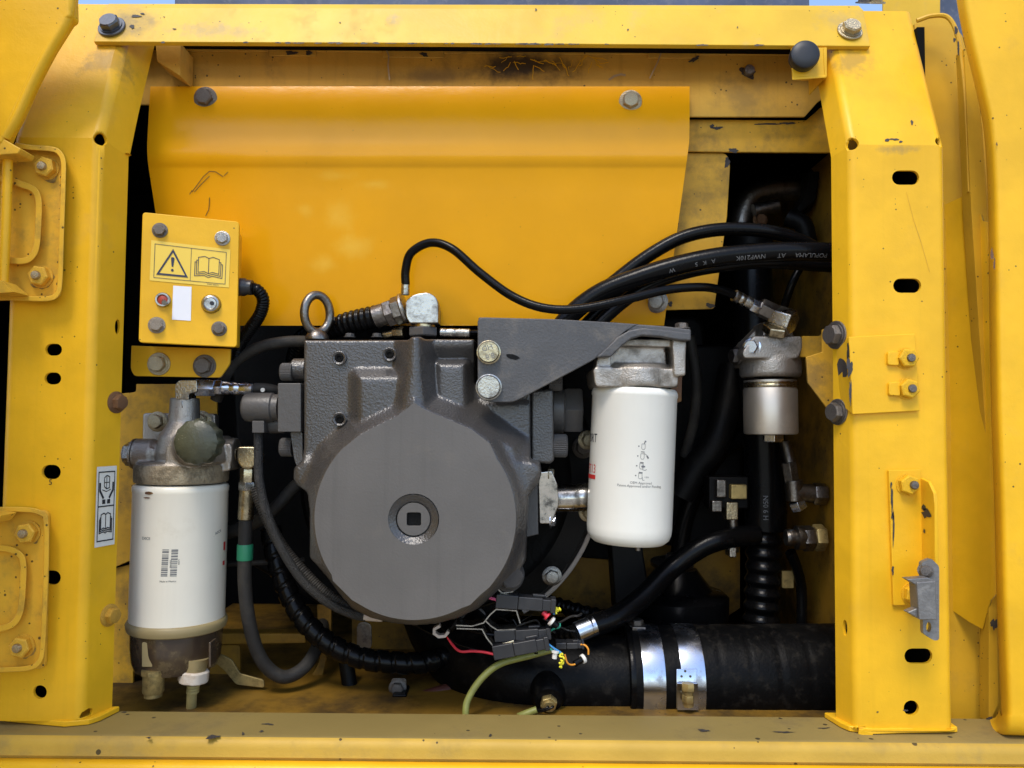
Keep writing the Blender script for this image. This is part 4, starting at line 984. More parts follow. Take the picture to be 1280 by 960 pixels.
# ================================================================== switch box
SB = thing('switch_box', 'yellow control box with toggle switch, key lock and warning decal', 'control box', P(230, 470, 0.11))
cs = [P(178, 265, 0.048), P(299, 277, 0.070), P(296, 434, 0.068), P(173, 428, 0.046)]
bn = (cs[1] - cs[0]).cross(cs[3] - cs[0]); BX = Plane((cs[0] + cs[1] + cs[2] + cs[3]) / 4, bn)
obj('lid', plate(rpoly([(178, 265), (299, 277), (296, 434), (173, 428)], 5), BX, 0.007), 'yellow', SB, bevel=0.0012)
inner = rpoly([(182, 272), (295, 283), (292, 430), (177, 424)], 3)
obj('housing', plate(inner, BX, 0.055, off=-0.0072), 'yellow', SB, bevel=0.002)
bt = PY(0.108)
obj('mount_plate', plate(rpoly([(164, 432), (288, 436), (287, 455), (275, 472), (168, 470), (163, 462)], [0, 0, 4, 3, 3, 5]), bt, 0.005), 'yellow', SB, bevel=0.001)
bu = (cs[1] - cs[0]).normalized(); bvv = -BX.n.cross(bu); bvv = bvv if bvv.z > 0 else -bvv
for x, y, m_, r_ in ((200, 288, 'steel_dark', .0078), (278, 298, 'zinc', .0078), (196, 406.5, 'cast_alu', .0085), (274, 411, 'steel_dark', .0078)):
    fast('hex', BX.at(x, y), r_, m_, SB, d=-BX.n, rot=x, name='screw')
for x, y in ((199, 455), (256, 457.5)): fast('washered', bt.at(x, y), 0.0118, 'zinc_yellow' if x < 220 else 'steel_dark', SB, rot=0.2 + x)
# warning decal
def bx2(x, y, off=0.0): return BX.at(x, y, off)
dec = obj('warning_decal', ([bx2(x, y, 0.0006) for x, y in ((189, 300), (288, 312), (286, 359.5), (187, 350.5))], [(0, 1, 2, 3)]), 'yellow_decal', SB, smooth=0)
def dpx(u, v):   # u,v in 0..1 over the decal
    a = Vector((189, 300)).lerp(Vector((288, 312)), u); b = Vector((187, 350.5)).lerp(Vector((286, 359.5)), u); c = a.lerp(b, v); return bx2(c.x, c.y, 0.0011)
def D(g): return [dpx(x / 100, 1 - y / 48) for x, y in g[0]], g[1]
art = [stroke2([(5, 4), (95, 4), (95, 44), (5, 44)], 0.6, True), stroke2([(51, 4), (51, 44)], 0.5),
       stroke2([(10, 9), (46, 9), (28, 38)], 1.9, True), stroke2([(8, 7.6), (48, 7.6), (28, 40.5)], 0.35, True), poly2([(27, 19), (29, 19), (30.2, 29), (29.4, 30.4), (26.6, 30.4), (25.8, 29)]), poly2([(28 + 1.7 * math.cos(i * 0.5236), 14.8 + 1.7 * math.sin(i * 0.5236)) for i in range(12)])]
art += [shift2(join(*book(17.5, 20, 0.8)), 73.5, 25.5), shift2(text2('SMA01 8000A1', 2.4), 80, 1.2)]
obj('decal_print', D(join(*art)), 'ink_blue', dec, smooth=0)
obj('blank_sticker', ([bx2(x, y, 0.0006) for x, y in ((216.5, 357), (239.5, 358.5), (238.5, 401), (215, 399.5))], [(0, 1, 2, 3)]), 'white_sticker', SB, smooth=0)
tg_ = obj('toggle_switch', lathe([(0.0098, 0), (0.0098, 0.003), (0.0088, 0.005), (0.0068, 0.005), (0.0066, 0.0015)], BX.at(204, 375), -BX.n, 30), 'zinc', SB)
obj('toggle_boot', lathe([(0.0068, 0.001), (0.0068, 0.003), (0.003, 0.0045)], BX.at(204, 375), -BX.n, 24), 'red_switch', tg_)
obj('toggle_lever', sweep([BX.at(204, 375, 0.003), BX.at(205, 377.5, 0.012), BX.at(205.5, 378.5, 0.017)], lambda t: 0.0018 + 0.0016 * t, 12), 'zinc', tg_)
kl = obj('key_lock', lathe([(0.0128, 0), (0.0128, 0.0015), (0.0105, 0.006), (0.0082, 0.0068), (0.0072, 0.006), (0.001, 0.006)], BX.at(264, 380), -BX.n, 40), 'zinc', SB)
obj('keyhole', lathe([(0.0028, 0), (0.0028, 0.0006)], BX.at(265, 379, 0.0064), -BX.n, 12), 'ink', kl)

# ================================================================== bay interior
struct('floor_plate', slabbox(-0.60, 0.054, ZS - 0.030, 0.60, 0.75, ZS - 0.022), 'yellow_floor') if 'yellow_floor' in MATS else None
BW = thing('bay_wall', 'dim yellow side wall of the bay behind the hose fittings', 'wall', (0.50, 0.3, ZS - 0.02))
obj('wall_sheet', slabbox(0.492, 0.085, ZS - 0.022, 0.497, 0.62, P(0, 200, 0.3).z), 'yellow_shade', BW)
EN = thing('engine_block', 'black oily engine bulk filling the back of the bay', 'engine', P(560, 780, 0.45))
eg = [slab(rpoly([(285, 400), (880, 395), (900, 560), (860, 700), (700, 760), (420, 770), (300, 700)], 20), 0.46, 0.88),
      slab(rpoly([(700, 430), (930, 430), (930, 650), (880, 690), (700, 660)], 20), 0.40, 0.6)]
obj('engine_casing', join(*eg), 'black_iron', EN, bevel=0.01, seg=3)
fcn = P(560, 600, 0.30)
obj('flywheel_housing', lathe([(0.245, 0.12), (0.245, 0.02), (0.236, 0.006), (0.20, 0.0), (0.19, 0.006), (0.05, 0.006)], fcn, (0, 1, 0), 96), 'flywheel', EN)
seal = [fcn + Vector((0.2465 * math.cos(R(a)), 0.018, -0.2465 * math.sin(R(a)))) for a in range(0, 61, 3)]
obj('gasket_edge', sweep(seal, 0.0042, 8, smooth_n=0), 'seal', EN)
for a in (78, -14, -36): fast('flange', fcn + Vector((0.225 * math.cos(R(a)), -0.002, -0.225 * math.sin(R(a)))), 0.0135, 'zinc' if a in (10, 32, 55) else 'steel_dark', EN, rot=a)
fast('flange', P(690, 720, 0.255), 0.0115, 'zinc', EN, rot=0.3)
obj('mount_leg', slab(rpoly([(762, 660), (800, 660), (812, 745), (796, 765), (770, 768)], 4), 0.30, 0.36), 'black_iron', EN, bevel=0.006)
# rubber engine mount
RM = thing('rubber_mount', 'black round rubber engine mount with washer and top bolt', 'engine mount', P(845, 790, 0.36))
mc = P(845, 782, 0.36)
obj('rubber_pad', lathe([(0.055, 0), (0.085, 0.004), (0.087, 0.05), (0.078, 0.058), (0.06, 0.062), (0.042, 0.085), (0.035, 0.095)], mc, (0, 0, 1), 48), 'rubber', RM)
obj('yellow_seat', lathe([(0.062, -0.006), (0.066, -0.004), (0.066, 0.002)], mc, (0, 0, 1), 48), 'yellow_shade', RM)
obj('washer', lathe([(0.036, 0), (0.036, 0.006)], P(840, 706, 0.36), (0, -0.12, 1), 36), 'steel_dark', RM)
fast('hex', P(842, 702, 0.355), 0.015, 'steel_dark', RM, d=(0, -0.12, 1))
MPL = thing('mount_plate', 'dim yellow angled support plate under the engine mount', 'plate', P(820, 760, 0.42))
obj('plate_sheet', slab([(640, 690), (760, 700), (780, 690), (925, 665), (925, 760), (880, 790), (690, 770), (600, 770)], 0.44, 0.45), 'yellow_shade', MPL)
# bottom-left plates seen behind the hoses
SP = thing('hose_bracket', 'dim yellow slotted floor bracket behind the looping hose', 'bracket', P(340, 860, 0.30))
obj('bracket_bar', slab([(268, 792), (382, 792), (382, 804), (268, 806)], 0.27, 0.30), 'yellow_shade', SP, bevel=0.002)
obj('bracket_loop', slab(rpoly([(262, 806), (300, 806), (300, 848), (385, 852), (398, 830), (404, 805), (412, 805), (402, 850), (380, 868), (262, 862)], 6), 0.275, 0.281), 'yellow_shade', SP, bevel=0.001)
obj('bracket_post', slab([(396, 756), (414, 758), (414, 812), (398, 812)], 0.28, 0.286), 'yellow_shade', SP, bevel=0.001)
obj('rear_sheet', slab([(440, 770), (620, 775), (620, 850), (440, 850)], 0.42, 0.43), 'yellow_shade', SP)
obj('hook_plate', slab(rpoly([(270, 815), (290, 825), (300, 842), (330, 850), (330, 860), (295, 856), (280, 838), (266, 826)], 3), 0.20, 0.204), 'brass', SP, bevel=0.001)

# ================================================================== hoses
def hthing(name, label, cat, at, group=None): return thing(name, label, cat, P(*at), group)
def ferrule(a, b, r, m, parent, rings=True, name='ferrule'):
    a, b = P(*a), P(*b); h = (b - a).length
    pr = [(r * 0.8, 0), (r, h * 0.04)] + ([(r, h * 0.2), (r * 0.93, h * 0.23), (r * 0.93, h * 0.3), (r, h * 0.33), (r, h * 0.5), (r * 0.93, h * 0.53), (r * 0.93, h * 0.6), (r, h * 0.63)] if rings else []) + [(r, h * 0.96), (r * 0.8, h)]
    return obj(name, lathe(pr, a, b - a, 28), m, parent)
def hexn(a, b, r, m, parent, name='hex_nut', rot=0.26): return obj(name, hexrod(P(*a), P(*b), r, rot), m, parent, bevel=0.0006)

H1 = hthing('thin_hose', 'thin black hose arching from the pump elbow to the bare metal filter', 'hose', (700, 388, 0.08))
obj('hose_tube', hose([(507, 356, 0.125), (507, 338, 0.123), (514, 316, 0.118), (538, 303.5, 0.11), (565, 311, 0.10), (600, 341, 0.09), (640, 370, 0.08), (680, 385, 0.07), (725, 386, 0.066), (780, 375, 0.068), (835, 362, 0.08), (880, 359, 0.10), (905, 364, 0.12), (922, 371, 0.135)], 5.6, 16), 'rubber', H1)
ferrule((506.5, 369, 0.126), (507, 353, 0.125), 0.0062, 'zinc', H1, rings=False)
ferrule((917, 369, 0.131), (939, 380, 0.14), 0.0088, 'zinc', H1)
hexn((938, 380, 0.141), (951, 386, 0.145), 0.0105, 'blue_steel', H1)
hexn((949, 383, 0.145), (972, 394, 0.148), 0.0140, 'steel_dark', H1, rot=0.0)
el = P(979, 398, 0.147)
obj('elbow_body', join(hexrod(P(966, 396, 0.152), P(992, 404, 0.132), 0.019, 0.5), rod(P(977, 400, 0.148), P(972, 420, 0.155), 0.012)), 'zinc', H1, bevel=0.002)
hexn((972, 406, 0.143), (970, 416, 0.150), 0.020, 'zinc_yellow', H1)

GR = 'black hoses sweeping over the cover panel'
H3 = hthing('thick_hose', 'thickest black printed hose sweeping from the bracket to the slotted post', 'hose', (850, 330, 0.085), GR)
h3p = [(690, 425, 0.115), (712, 395, 0.11), (750, 366, 0.105), (800, 346, 0.098), (850, 331, 0.092), (900, 321, 0.088), (960, 315.5, 0.086), (1010, 314.5, 0.086), (1062, 317, 0.088)]
obj('hose_tube', hose(h3p, 12.2, 20), 'rubber', H3)
c = spline(pxs(h3p), 12)
def hose_text(s, size, px0, r, mirror=False, up_=1):
    # runs along the hose, on the side facing the viewer, reading upside down
    best = min(range(1, len(c) - 1), key=lambda i: abs((c[i] - P(px0, 316, c[i].y)).x))
    t = (c[best + 1] - c[best - 1]).normalized(); n = (CAM - c[best]); n = (n - t * n.dot(t)).normalized(); b = t.cross(n); b = b if b.z > 0 else -b
    g = text2(s, size)
    def fn(x, y):
        th = 0.15 + y / r; return c[best] - t * x + (n * math.cos(th) - b * math.sin(th)) * (r + 0.0005)
    return onto(g, fn)
rr3 = 12.2 * mpp(0.095)
obj('hose_print', join(hose_text('POPULAMA', 0.0085, 1008, rr3), hose_text('AT', 0.009, 973, rr3), hose_text('NWP210K', 0.009, 935, rr3), hose_text('A   K   5', 0.008, 880, rr3), hose_text('W', 0.008, 838, rr3)), 'ink_grey', H3, smooth=0)
H2 = hthing('curved_hose', 'black hose arching highest over the upright strip beside the cover panel', 'hose', (850, 300, 0.11), GR)
obj('hose_tube', hose([(690, 430, 0.135), (720, 392, 0.13), (770, 350, 0.125), (810, 320, 0.122), (850, 298, 0.12), (890, 288, 0.118), (930, 286.5, 0.118), (970, 291, 0.12), (1005, 303, 0.13), (1045, 325, 0.15)], 8.5, 18), 'rubber', H2)
H4 = hthing('lower_hose', 'black hose passing lowest under the printed thick hose', 'hose', (800, 370, 0.12), GR)
obj('hose_tube', hose([(735, 430, 0.12), (750, 404, 0.118), (785, 373, 0.118), (820, 353, 0.118), (860, 340, 0.12), (905, 332, 0.122), (960, 328, 0.125), (1045, 333, 0.13)], 8.2, 18), 'rubber', H4)
H5 = hthing('inner_hose', 'black hose half hidden between its neighbours above the curled bracket', 'hose', (760, 390, 0.135), GR)
obj('hose_tube', hose([(715, 430, 0.14), (735, 402, 0.137), (765, 376, 0.135), (800, 356, 0.134), (840, 342, 0.134), (900, 328, 0.136), (1000, 322, 0.15)], 7.5, 16), 'rubber', H5)
H6 = hthing('drop_hose', 'thin black hose dropping through the dark gap beside the slotted post', 'hose', (985, 380, 0.2))
obj('hose_tube', hose([(1010, 322, 0.20), (1000, 335, 0.2), (988, 360, 0.2), (975, 400, 0.22)], 5, 12), 'rubber', H6)

# fat ribbed hose with chunky elbow on top of the pump
H7 = hthing('ribbed_hose', 'ribbed black hose with chunky steel elbow on top of the pump', 'hose', (460, 410, 0.16))
def rib(pitch, amp): return lambda s, th: 1 + amp * (0.5 + 0.5 * math.sin(2 * math.pi * s / pitch)) - amp * 0.5
obj('hose_tube', hose([(478, 394, 0.155), (455, 399, 0.16), (430, 405, 0.17), (405, 413, 0.19), (380, 425, 0.23), (370, 450, 0.28)], 13.5, 22, step=0.0012, rfun=rib(0.0085, 0.10)), 'rubber', H7)
ferrule((468, 397, 0.154), (486, 391, 0.152), 0.0165, 'steel_dark', H7, rings=False)
hexn((483, 393, 0.152), (494, 389, 0.150), 0.0205, 'steel_dark', H7); hexn((492, 390, 0.150), (504, 386, 0.148), 0.021, 'steel_dark', H7, rot=0.6)
obj('swivel_ring', lathe([(0.021, 0), (0.0225, 0.002), (0.0225, 0.005), (0.020, 0.007)], P(502, 386.5, 0.148), P(510, 384, 0.147) - P(502, 386.5, 0.148), 32), 'zinc', H7)
obj('elbow_body', slab(rpoly([(507, 376), (517, 368), (535, 365), (545, 371), (548, 380), (548, 404), (512, 404), (507, 396)], [4, 5, 5, 5, 5, 2, 2, 5]), 0.125, 0.168), 'zinc', H7, bevel=0.005, seg=3)
obj('elbow_neck', lathe([(0.016, 0), (0.016, 0.012)], P(530, 411, 0.145), (0, 0, 1), 28), 'zinc_yellow', H7)
hexn((529, 421, 0.145), (529, 409.5, 0.145), 0.0225, 'grey_part', H7, rot=0.1)
H8 = hthing('short_fitting', 'short steel crimped hose end lying behind the pump top', 'fitting', (570, 418, 0.15))
ferrule((549, 415.5, 0.15), (588, 416.5, 0.15), 0.0065, 'zinc', H8); obj('hose_tube', hose([(586, 416, 0.15), (620, 417, 0.16), (640, 430, 0.2)], 3.6, 10), 'rubber', H8)
obj('adapter', join(hexrod(P(505, 415, 0.15), P(492, 415, 0.155), 0.008), rod(P(494, 416, 0.155), P(480, 419, 0.16), 0.005)), 'zinc_yellow', H8)
for x in (437, 471): fast('hex', P(x, 421.5, 0.15), 0.0065, 'grey_part', H8, d=(0, 0, 1))

# switch box lead
H9 = hthing('corrugated_lead', 'black corrugated cable running from the switch box gland', 'cable', (325, 390, 0.12))
obj('cable_tube', hose([(310, 360, 0.095), (322, 363, 0.098), (329, 375, 0.105), (325, 393, 0.115), (312, 412, 0.13), (300, 430, 0.145), (292, 455, 0.16)], 7.6, 16, step=0.0010, rfun=rib(0.0036, 0.12)), 'rubber', H9)
obj('cable_gland', join(lathe([(0.011, 0), (0.0125, 0.002), (0.0125, 0.010), (0.0105, 0.013), (0.0105, 0.020)], P(297, 358.5, 0.092), (1, 0, -0.05), 12)), 'plastic', H9)
H10 = hthing('worn_hose', 'dusty grey rubber hose curving from the switch box plate to the pump', 'hose', (320, 435, 0.15))
obj('hose_tube', hose([(270, 500, 0.17), (284, 466, 0.16), (300, 447, 0.155), (325, 434, 0.15), (352, 428, 0.15), (382, 427, 0.16), (420, 432, 0.2)], 7.2, 16), 'rubber_worn', H10)
# supply elbow above the fuel filter
H11 = hthing('supply_line', 'steel elbow and crimped hose end entering the fuel filter head from above', 'hose', (232, 500, 0.14))
obj('elbow_body', join(slab(rpoly([(219, 480), (224, 475), (246, 475), (246, 490), (236, 492), (236, 499), (219, 499)], [4, 4, 2, 2, 3, 1, 1]), 0.128, 0.155)), 'zinc', H11, bevel=0.003, seg=3)
obj('elbow_neck', rod(P(229, 498, 0.142), P(229.5, 512, 0.142), 0.0085), 'zinc', H11)
hexn((229.3, 511, 0.142), (229.2, 501, 0.142), 0.0128, 'zinc', H11)
hexn((245, 483.5, 0.142), (270, 484, 0.142), 0.0135, 'blue_steel', H11); hexn((268, 484, 0.142), (279, 484.5, 0.142), 0.0115, 'blue_steel', H11, rot=0.0)
ferrule((278, 484.5, 0.142), (318, 486.5, 0.142), 0.0098, 'blue_steel', H11)
obj('hose_tube', hose([(312, 486, 0.142), (330, 486, 0.145), (350, 492, 0.16), (380, 520, 0.2)], 7, 14), 'rubber_worn', H11)
obj('cable_tie', lathe([(0.003, 0), (0.003, 0.003)], P(329, 487.5, 0.133), (0, -1, 0), 12), 'wire_white', H11)
# return line with green tape
H12 = hthing('return_line', 'looping grey hose with green tape band leaving the fuel filter side', 'hose', (310, 700, 0.15))
obj('elbow_body', slab(rpoly([(296, 558), (320, 558), (322, 580), (314, 586), (302, 586), (296, 577)], 4), 0.132, 0.168), 'zinc_yellow', H12, bevel=0.003, seg=3)
hexn((310.5, 585, 0.15), (310, 604, 0.15), 0.0115, 'zinc_yellow', H12); hexn((310, 602, 0.15), (309.5, 613, 0.15), 0.0130, 'zinc', H12, rot=0)
ferrule((309.5, 611, 0.15), (307, 650, 0.152), 0.0112, 'zinc_yellow', H12, rings=False)
obj('hose_tube', hose([(307.3, 645, 0.152), (306, 690, 0.154), (306, 730, 0.156), (311, 775, 0.16), (322, 815, 0.17), (338, 838, 0.18), (358, 846, 0.19), (382, 832, 0.21), (400, 800, 0.25), (405, 770, 0.3)], 8.2, 18), 'rubber_worn', H12)
obj('tape_band', lathe([(0.0108, 0), (0.0113, 0.002), (0.0113, 0.0205), (0.0108, 0.0225)], P(306, 700, 0.1545), (0.0, 0, 1), 28), 'green_tape', H12)
H13 = hthing('cross_hose', 'grey hose crossing behind the green-taped line towards the pump', 'hose', (330, 650, 0.2))
obj('hose_tube', hose([(262, 668, 0.21), (290, 664, 0.205), (322, 651, 0.2), (345, 634, 0.2), (365, 612, 0.205), (390, 588, 0.22)], 8.2, 16), 'rubber_worn', H13)
H14 = hthing('thin_pipe', 'thin dark pipe crossing low behind the green-taped line', 'pipe', (290, 705, 0.22))
obj('hose_tube', hose([(255, 706, 0.23), (290, 705, 0.22), (330, 703, 0.22), (380, 700, 0.25)], 3.2, 10), 'rubber_worn', H14)
# looms
L1 = hthing('braided_loom', 'braided black wiring loom hanging from the pump solenoid', 'cable', (350, 680, 0.12))
obj('loom_tube', hose([(323, 539, 0.112), (323, 565, 0.112), (324, 600, 0.113), (333, 640, 0.115), (350, 682, 0.118), (375, 722, 0.122), (405, 750, 0.125), (436, 766, 0.125), (458, 772, 0.125)], 5.6, 20, step=0.0012, rfun=lambda s, th: 1 + 0.05 * math.sin(5 * th + s * 1500) * math.sin(5 * th - s * 1500)), 'loom', L1)
obj('crimp_end', rod(P(455, 771.5, 0.123), P(478, 773, 0.122), 0.0048), 'seal', L1)
L2 = hthing('corrugated_loom', 'brown-dusted corrugated loom running beside the braided one', 'cable', (390, 720, 0.14))
obj('loom_tube', hose([(318, 610, 0.15), (335, 650, 0.148), (352, 682, 0.145), (380, 716, 0.142), (410, 744, 0.142), (450, 764, 0.142), (500, 772, 0.15)], 7.2, 16, step=0.0010, rfun=rib(0.0034, 0.12)), 'rubber_worn', L2)
L3 = hthing('spiral_hose', 'glossy black hose in spiral guard curving under the pump', 'hose', (430, 815, 0.19))
def spiral(pitch, h): 
    def f(s, th):
        k = (s / pitch - th / (2 * math.pi)) % 1.0
        return 1 + h * (1 if 0.12 < k < 0.78 else (max(0, 1 - (k - 0.78) / 0.06) if k >= 0.78 else max(0, 1 - (0.12 - k) / 0.06)))
    return f
obj('spiral_guard', hose([(338, 660, 0.22), (345, 695, 0.21), (358, 735, 0.20), (380, 775, 0.19), (412, 805, 0.185), (450, 822, 0.185), (490, 828, 0.19), (530, 828, 0.20), (575, 815, 0.24)], 11.5, 28, step=0.0012, rfun=spiral(0.023, 0.15)), 'rubber', L3)
PI = hthing('red_brown_pipe', 'dark red-brown pipe slanting low across the bay floor', 'pipe', (500, 880, 0.22))
obj('pipe_tube', hose([(350, 902, 0.16), (440, 889, 0.18), (510, 876, 0.2), (560, 862, 0.22), (620, 850, 0.27)], 7.5, 14), 'oil_red', PI)
obj('pipe_clip', join(slab(rect(490, 868, 508, 895, 3), 0.178, 0.22)), 'rubber', PI, bevel=0.002); fast('flange', P(497, 860, 0.2), 0.010, 'steel_dark', PI)
obj('clip_tab', slab(rect(489, 848, 508, 872, 4), 0.2, 0.203), 'steel_dark', PI, bevel=0.0005)
SR = hthing('support_rod', 'dark upright support rod below the spiral hose', 'rod', (440, 880, 0.24))
obj('rod_tube', rod(P(432, 822, 0.24), P(441, 884, 0.23), 0.0115), 'black_iron', SR)
CL = hthing('hanging_clip', 'dull steel hanger strap behind the spiral hose', 'strap', (455, 800, 0.3))
obj('strap_sheet', slab(rpoly([(446, 778), (464, 778), (465, 812), (446, 812)], 8), 0.28, 0.283), 'steel_dark', CL, bevel=0.0008)

# ================================================================== intake pipe
IP = hthing('intake_pipe', 'fat black air intake elbow lying along the bay floor', 'pipe', (660, 905, 0.20))
AY = 0.205
obj('pipe_elbow', sweep(pxs([(540, 735, 0.36), (556, 780, 0.32), (585, 818, 0.265), (630, 841, 0.222), (680, 847, AY), (740, 848, AY), (806, 847, AY)]), 52 * mpp(AY - 0.03), 56), 'rubber_pipe', IP)
bo = P(685, 869, AY - 0.066)
bax = Vector((0.02, -1, -0.32))
obj('sensor_boss', lathe([(0.026, -0.02), (0.024, 0.004), (0.019, 0.012), (0.0165, 0.0125)], bo, bax, 36), 'rubber_pipe', IP)
IH = hthing('intake_hose', 'wide black rubber intake hose held by two steel band clamps', 'hose', (930, 905, 0.20))
hr = 61.5 * mpp(AY - 0.03)
cl_ = [P(x, 844 + (x - 785) * -0.006, AY) for x in (785, 1090)]
L_ = (cl_[1] - cl_[0]).length
prf = [(hr * 0.93, 0), (hr * 0.985, 0.002), (hr * 0.985, 0.1)]
n = 60
for i in range(n): 
    s = 0.1 + (L_ - 0.1) * i / n; prf.append((hr * (0.985 + 0.014 * (1 if (s % 0.042) < 0.036 else 0)), s))
obj('hose_wall', lathe(prf, cl_[0], cl_[1] - cl_[0], 64), 'rubber_pipe', IH, smooth=50)
def clampring(name, x, wd, label):
    t = hthing(name, label, 'clamp', (x, 905, AY), 'steel hose clamps on the intake hose')
    a, b = P(x - wd / 2, 843.5, AY), P(x + wd / 2, 843.5, AY); h = (b - a).length
    obj('band', lathe([(hr * 0.99, 0), (hr * 1.008, 0.0004), (hr * 1.012, 0.002), (hr * 1.012, h - 0.002), (hr * 1.008, h - 0.0004), (hr * 0.99, h)], a, b - a, 96, cap=False), 'blue_steel', t)
    return t
c1 = clampring('hose_clamp', 808, 27, 'plain steel band clamp at the joint of the intake elbow')
fast('hex', P(796, 781, AY), 0.010, 'steel_dark', c1, d=(0, -0.1, 1))
obj('screw_housing', box3(P(797, 784, AY), 0.02, 0.03, 0.008), 'steel_dark', c1, bevel=0.001)
c2 = clampring('hose_clamp', 854, 29, 'steel band clamp with bolted bridge facing out of the bay')
def onclamp(px, py, off=0.0):
    # point on the clamp surface seen at that pixel
    d = ray(px, py); cc = P(854, 843.5, AY); o = CAM - cc
    r_ = hr * 1.012 + off; a = d.y ** 2 + d.z ** 2; b = 2 * (o.y * d.y + o.z * d.z); q = o.y ** 2 + o.z ** 2 - r_ * r_
    k = (-b - math.sqrt(max(0, b * b - 4 * a * q))) / (2 * a); return CAM + d * k
V, F = [], []; px0, px1 = 845.5, 871.5
for j in range(9):
    py = 836 + 50 * j / 8
    V += [onclamp(px0, py, 0.0035), onclamp(px1, py, 0.0035)]
for j in range(8): F.append((2 * j, 2 * j + 1, 2 * j + 3, 2 * j + 2))
obj('bridge', (V, F), 'blue_steel', c2, solid=0.004, bevel=0.0008)
obj('bridge_step', ([onclamp(846, 853, 0.006), onclamp(872, 853, 0.006), onclamp(873, 887, 0.0065), onclamp(846, 887, 0.0065)], [(0, 1, 2, 3)]), 'blue_steel', c2, solid=0.003, bevel=0.0008)
for x, y in ((856.5, 839), (852, 845.5), (863, 845.5)): obj('rivet', lathe([(0.0018, 0), (0.0014, 0.001)], onclamp(x, y, 0.0036), (0, -1, 0), 10), 'steel_dark', c2)
obj('clamp_bolt', join(hexrod(onclamp(860, 854, 0.013), onclamp(860, 864, 0.013), 0.0092, 0.2), rod(onclamp(860, 863, 0.012), onclamp(860.5, 882, 0.010), 0.0072), hexrod(onclamp(860, 868, 0.012), onclamp(860, 877, 0.011), 0.0088, 0.4)), 'brass', c2)
# joint collar
JC = hthing('pipe_collar', 'thin black collar lip where intake elbow meets the hose', 'collar', (786, 905, AY))
obj('collar_ring', lathe([(hr * 0.95, 0), (hr * 0.985, 0.001), (hr * 1.0, 0.004), (hr * 0.99, 0.008), (hr * 0.95, 0.009)], P(780, 844, AY), (1, 0, 0), 64), 'rubber', JC)
# sensor and its leads
SE = hthing('pipe_sensor', 'brass hex sensor with two black leads screwed in the intake elbow', 'sensor', (685, 869, AY - 0.07))
b2 = bo + bax.normalized() * 0.012
obj('sensor_hex', join(hexrod(b2, b2 + bax.normalized() * 0.010, 0.012, 0.3), rod(b2, b2 + bax.normalized() * 0.014, 0.0085)), 'brass', SE, bevel=0.0008)
for k in (-1, 1): obj('lead', sweep([b2 + bax.normalized() * 0.012 + Vector((k * 0.003, 0, 0)), P(688 + k * 3, 884, AY - 0.095), P(678, 888 + k, AY - 0.095), P(668, 888 + k * 1.5, AY - 0.09)], 0.0016, 8), 'rubber', SE)
obj('lead_sleeve', hose([(671, 887, AY - 0.09), (655, 893, AY - 0.09), (640, 900, AY - 0.085), (625, 912, AY - 0.08)], 4.4, 12), 'wire_olive', SE)
GC = hthing('olive_cable', 'olive green sleeved cable curving down to the sill', 'cable', (600, 850, 0.1))
obj('cable_tube', hose([(690, 812, 0.115), (660, 820, 0.11), (625, 830, 0.105), (602, 848, 0.10), (586, 872, 0.095), (582, 890, 0.09), (584, 915, 0.085)], 4.2, 14), 'wire_olive', GC)

# ================================================================== connectors and wires
def connector(px, py, wd, ht, ang, y, label, m='plastic'):
    t = hthing('plug_connector', label, 'connector', (px, py, y), 'wiring connectors under the pump')
    k = mpp(y); rot = Matrix.Rotation(R(ang), 3, 'Y'); c_ = P(px, py, y)
    def bx(name, u, v, w_, h_, d_, mm=m): obj(name, box3(c_ + rot @ Vector((u * k, 0, -v * k)), w_ * k, d_, h_ * k, rot), mm, t, bevel=0.0012)
    bx('rear_shell', -wd * 0.32, 0, wd * 0.38, ht, 0.020); bx('front_shell', wd * 0.08, 0, wd * 0.42, ht * 0.92, 0.022)
    bx('seal_cap', wd * 0.36, 0.5, wd * 0.16, ht * 0.8, 0.018); bx('end_cap', wd * 0.47, 0.5, wd * 0.09, ht * 1.0, 0.021)
    bx('latch_tab', wd * 0.22, -ht * 0.55, wd * 0.22, ht * 0.2, 0.008)
    return t
connector(657, 752.5, 72, 17, 4, 0.085, 'charcoal connector with pink wire and yellow tie')
connector(653, 791.5, 68, 14, -4, 0.095, 'black connector between two others with blue-green wires')
connector(651, 808, 68, 17, -11, 0.085, 'blue-grey connector with red wire and yellow-bound wires')
connector(712, 805, 34, 8, -2, 0.11, 'slim black connector with an orange wire')
def wire(name, label, pts, rpx, m): 
    t = hthing(name, label, 'wire', pts[len(pts) // 2]); obj('wire_run', hose(pts, rpx, 8), m, t); return t
wire('pink_wire', 'short pink wire entering the charcoal connector', [(600, 743, 0.09), (608, 746, 0.088), (624, 750.5, 0.085)], 1.9, 'wire_pink')
wire('red_wire', 'red wire running into the blue-grey connector', [(556, 790, 0.12), (565, 805, 0.11), (575, 814, 0.10), (590, 814, 0.095), (604, 815, 0.09), (618, 818, 0.085)], 1.6, 'wire_red')
wire('black_wire', 'thin black wire alongside the red one', [(552, 785, 0.12), (568, 803, 0.108), (590, 811, 0.097), (618, 819, 0.088)], 1.1, 'rubber')
wire('blue_wire', 'blue and green wire stub of the charcoal connector', [(690, 756, 0.085), (694, 762, 0.084), (692, 768, 0.084)], 1.3, 'wire_blue')
wire('green_wire', 'green wire leaving the black connector', [(686, 790, 0.092), (692, 786, 0.088), (699, 784, 0.086), (700, 779, 0.086)], 1.2, 'wire_green')
wire('blue_wire', 'blue wire leaving the blue-grey connector', [(683, 803, 0.085), (692, 810, 0.08), (700, 815, 0.08), (703, 818, 0.08)], 1.2, 'wire_blue')
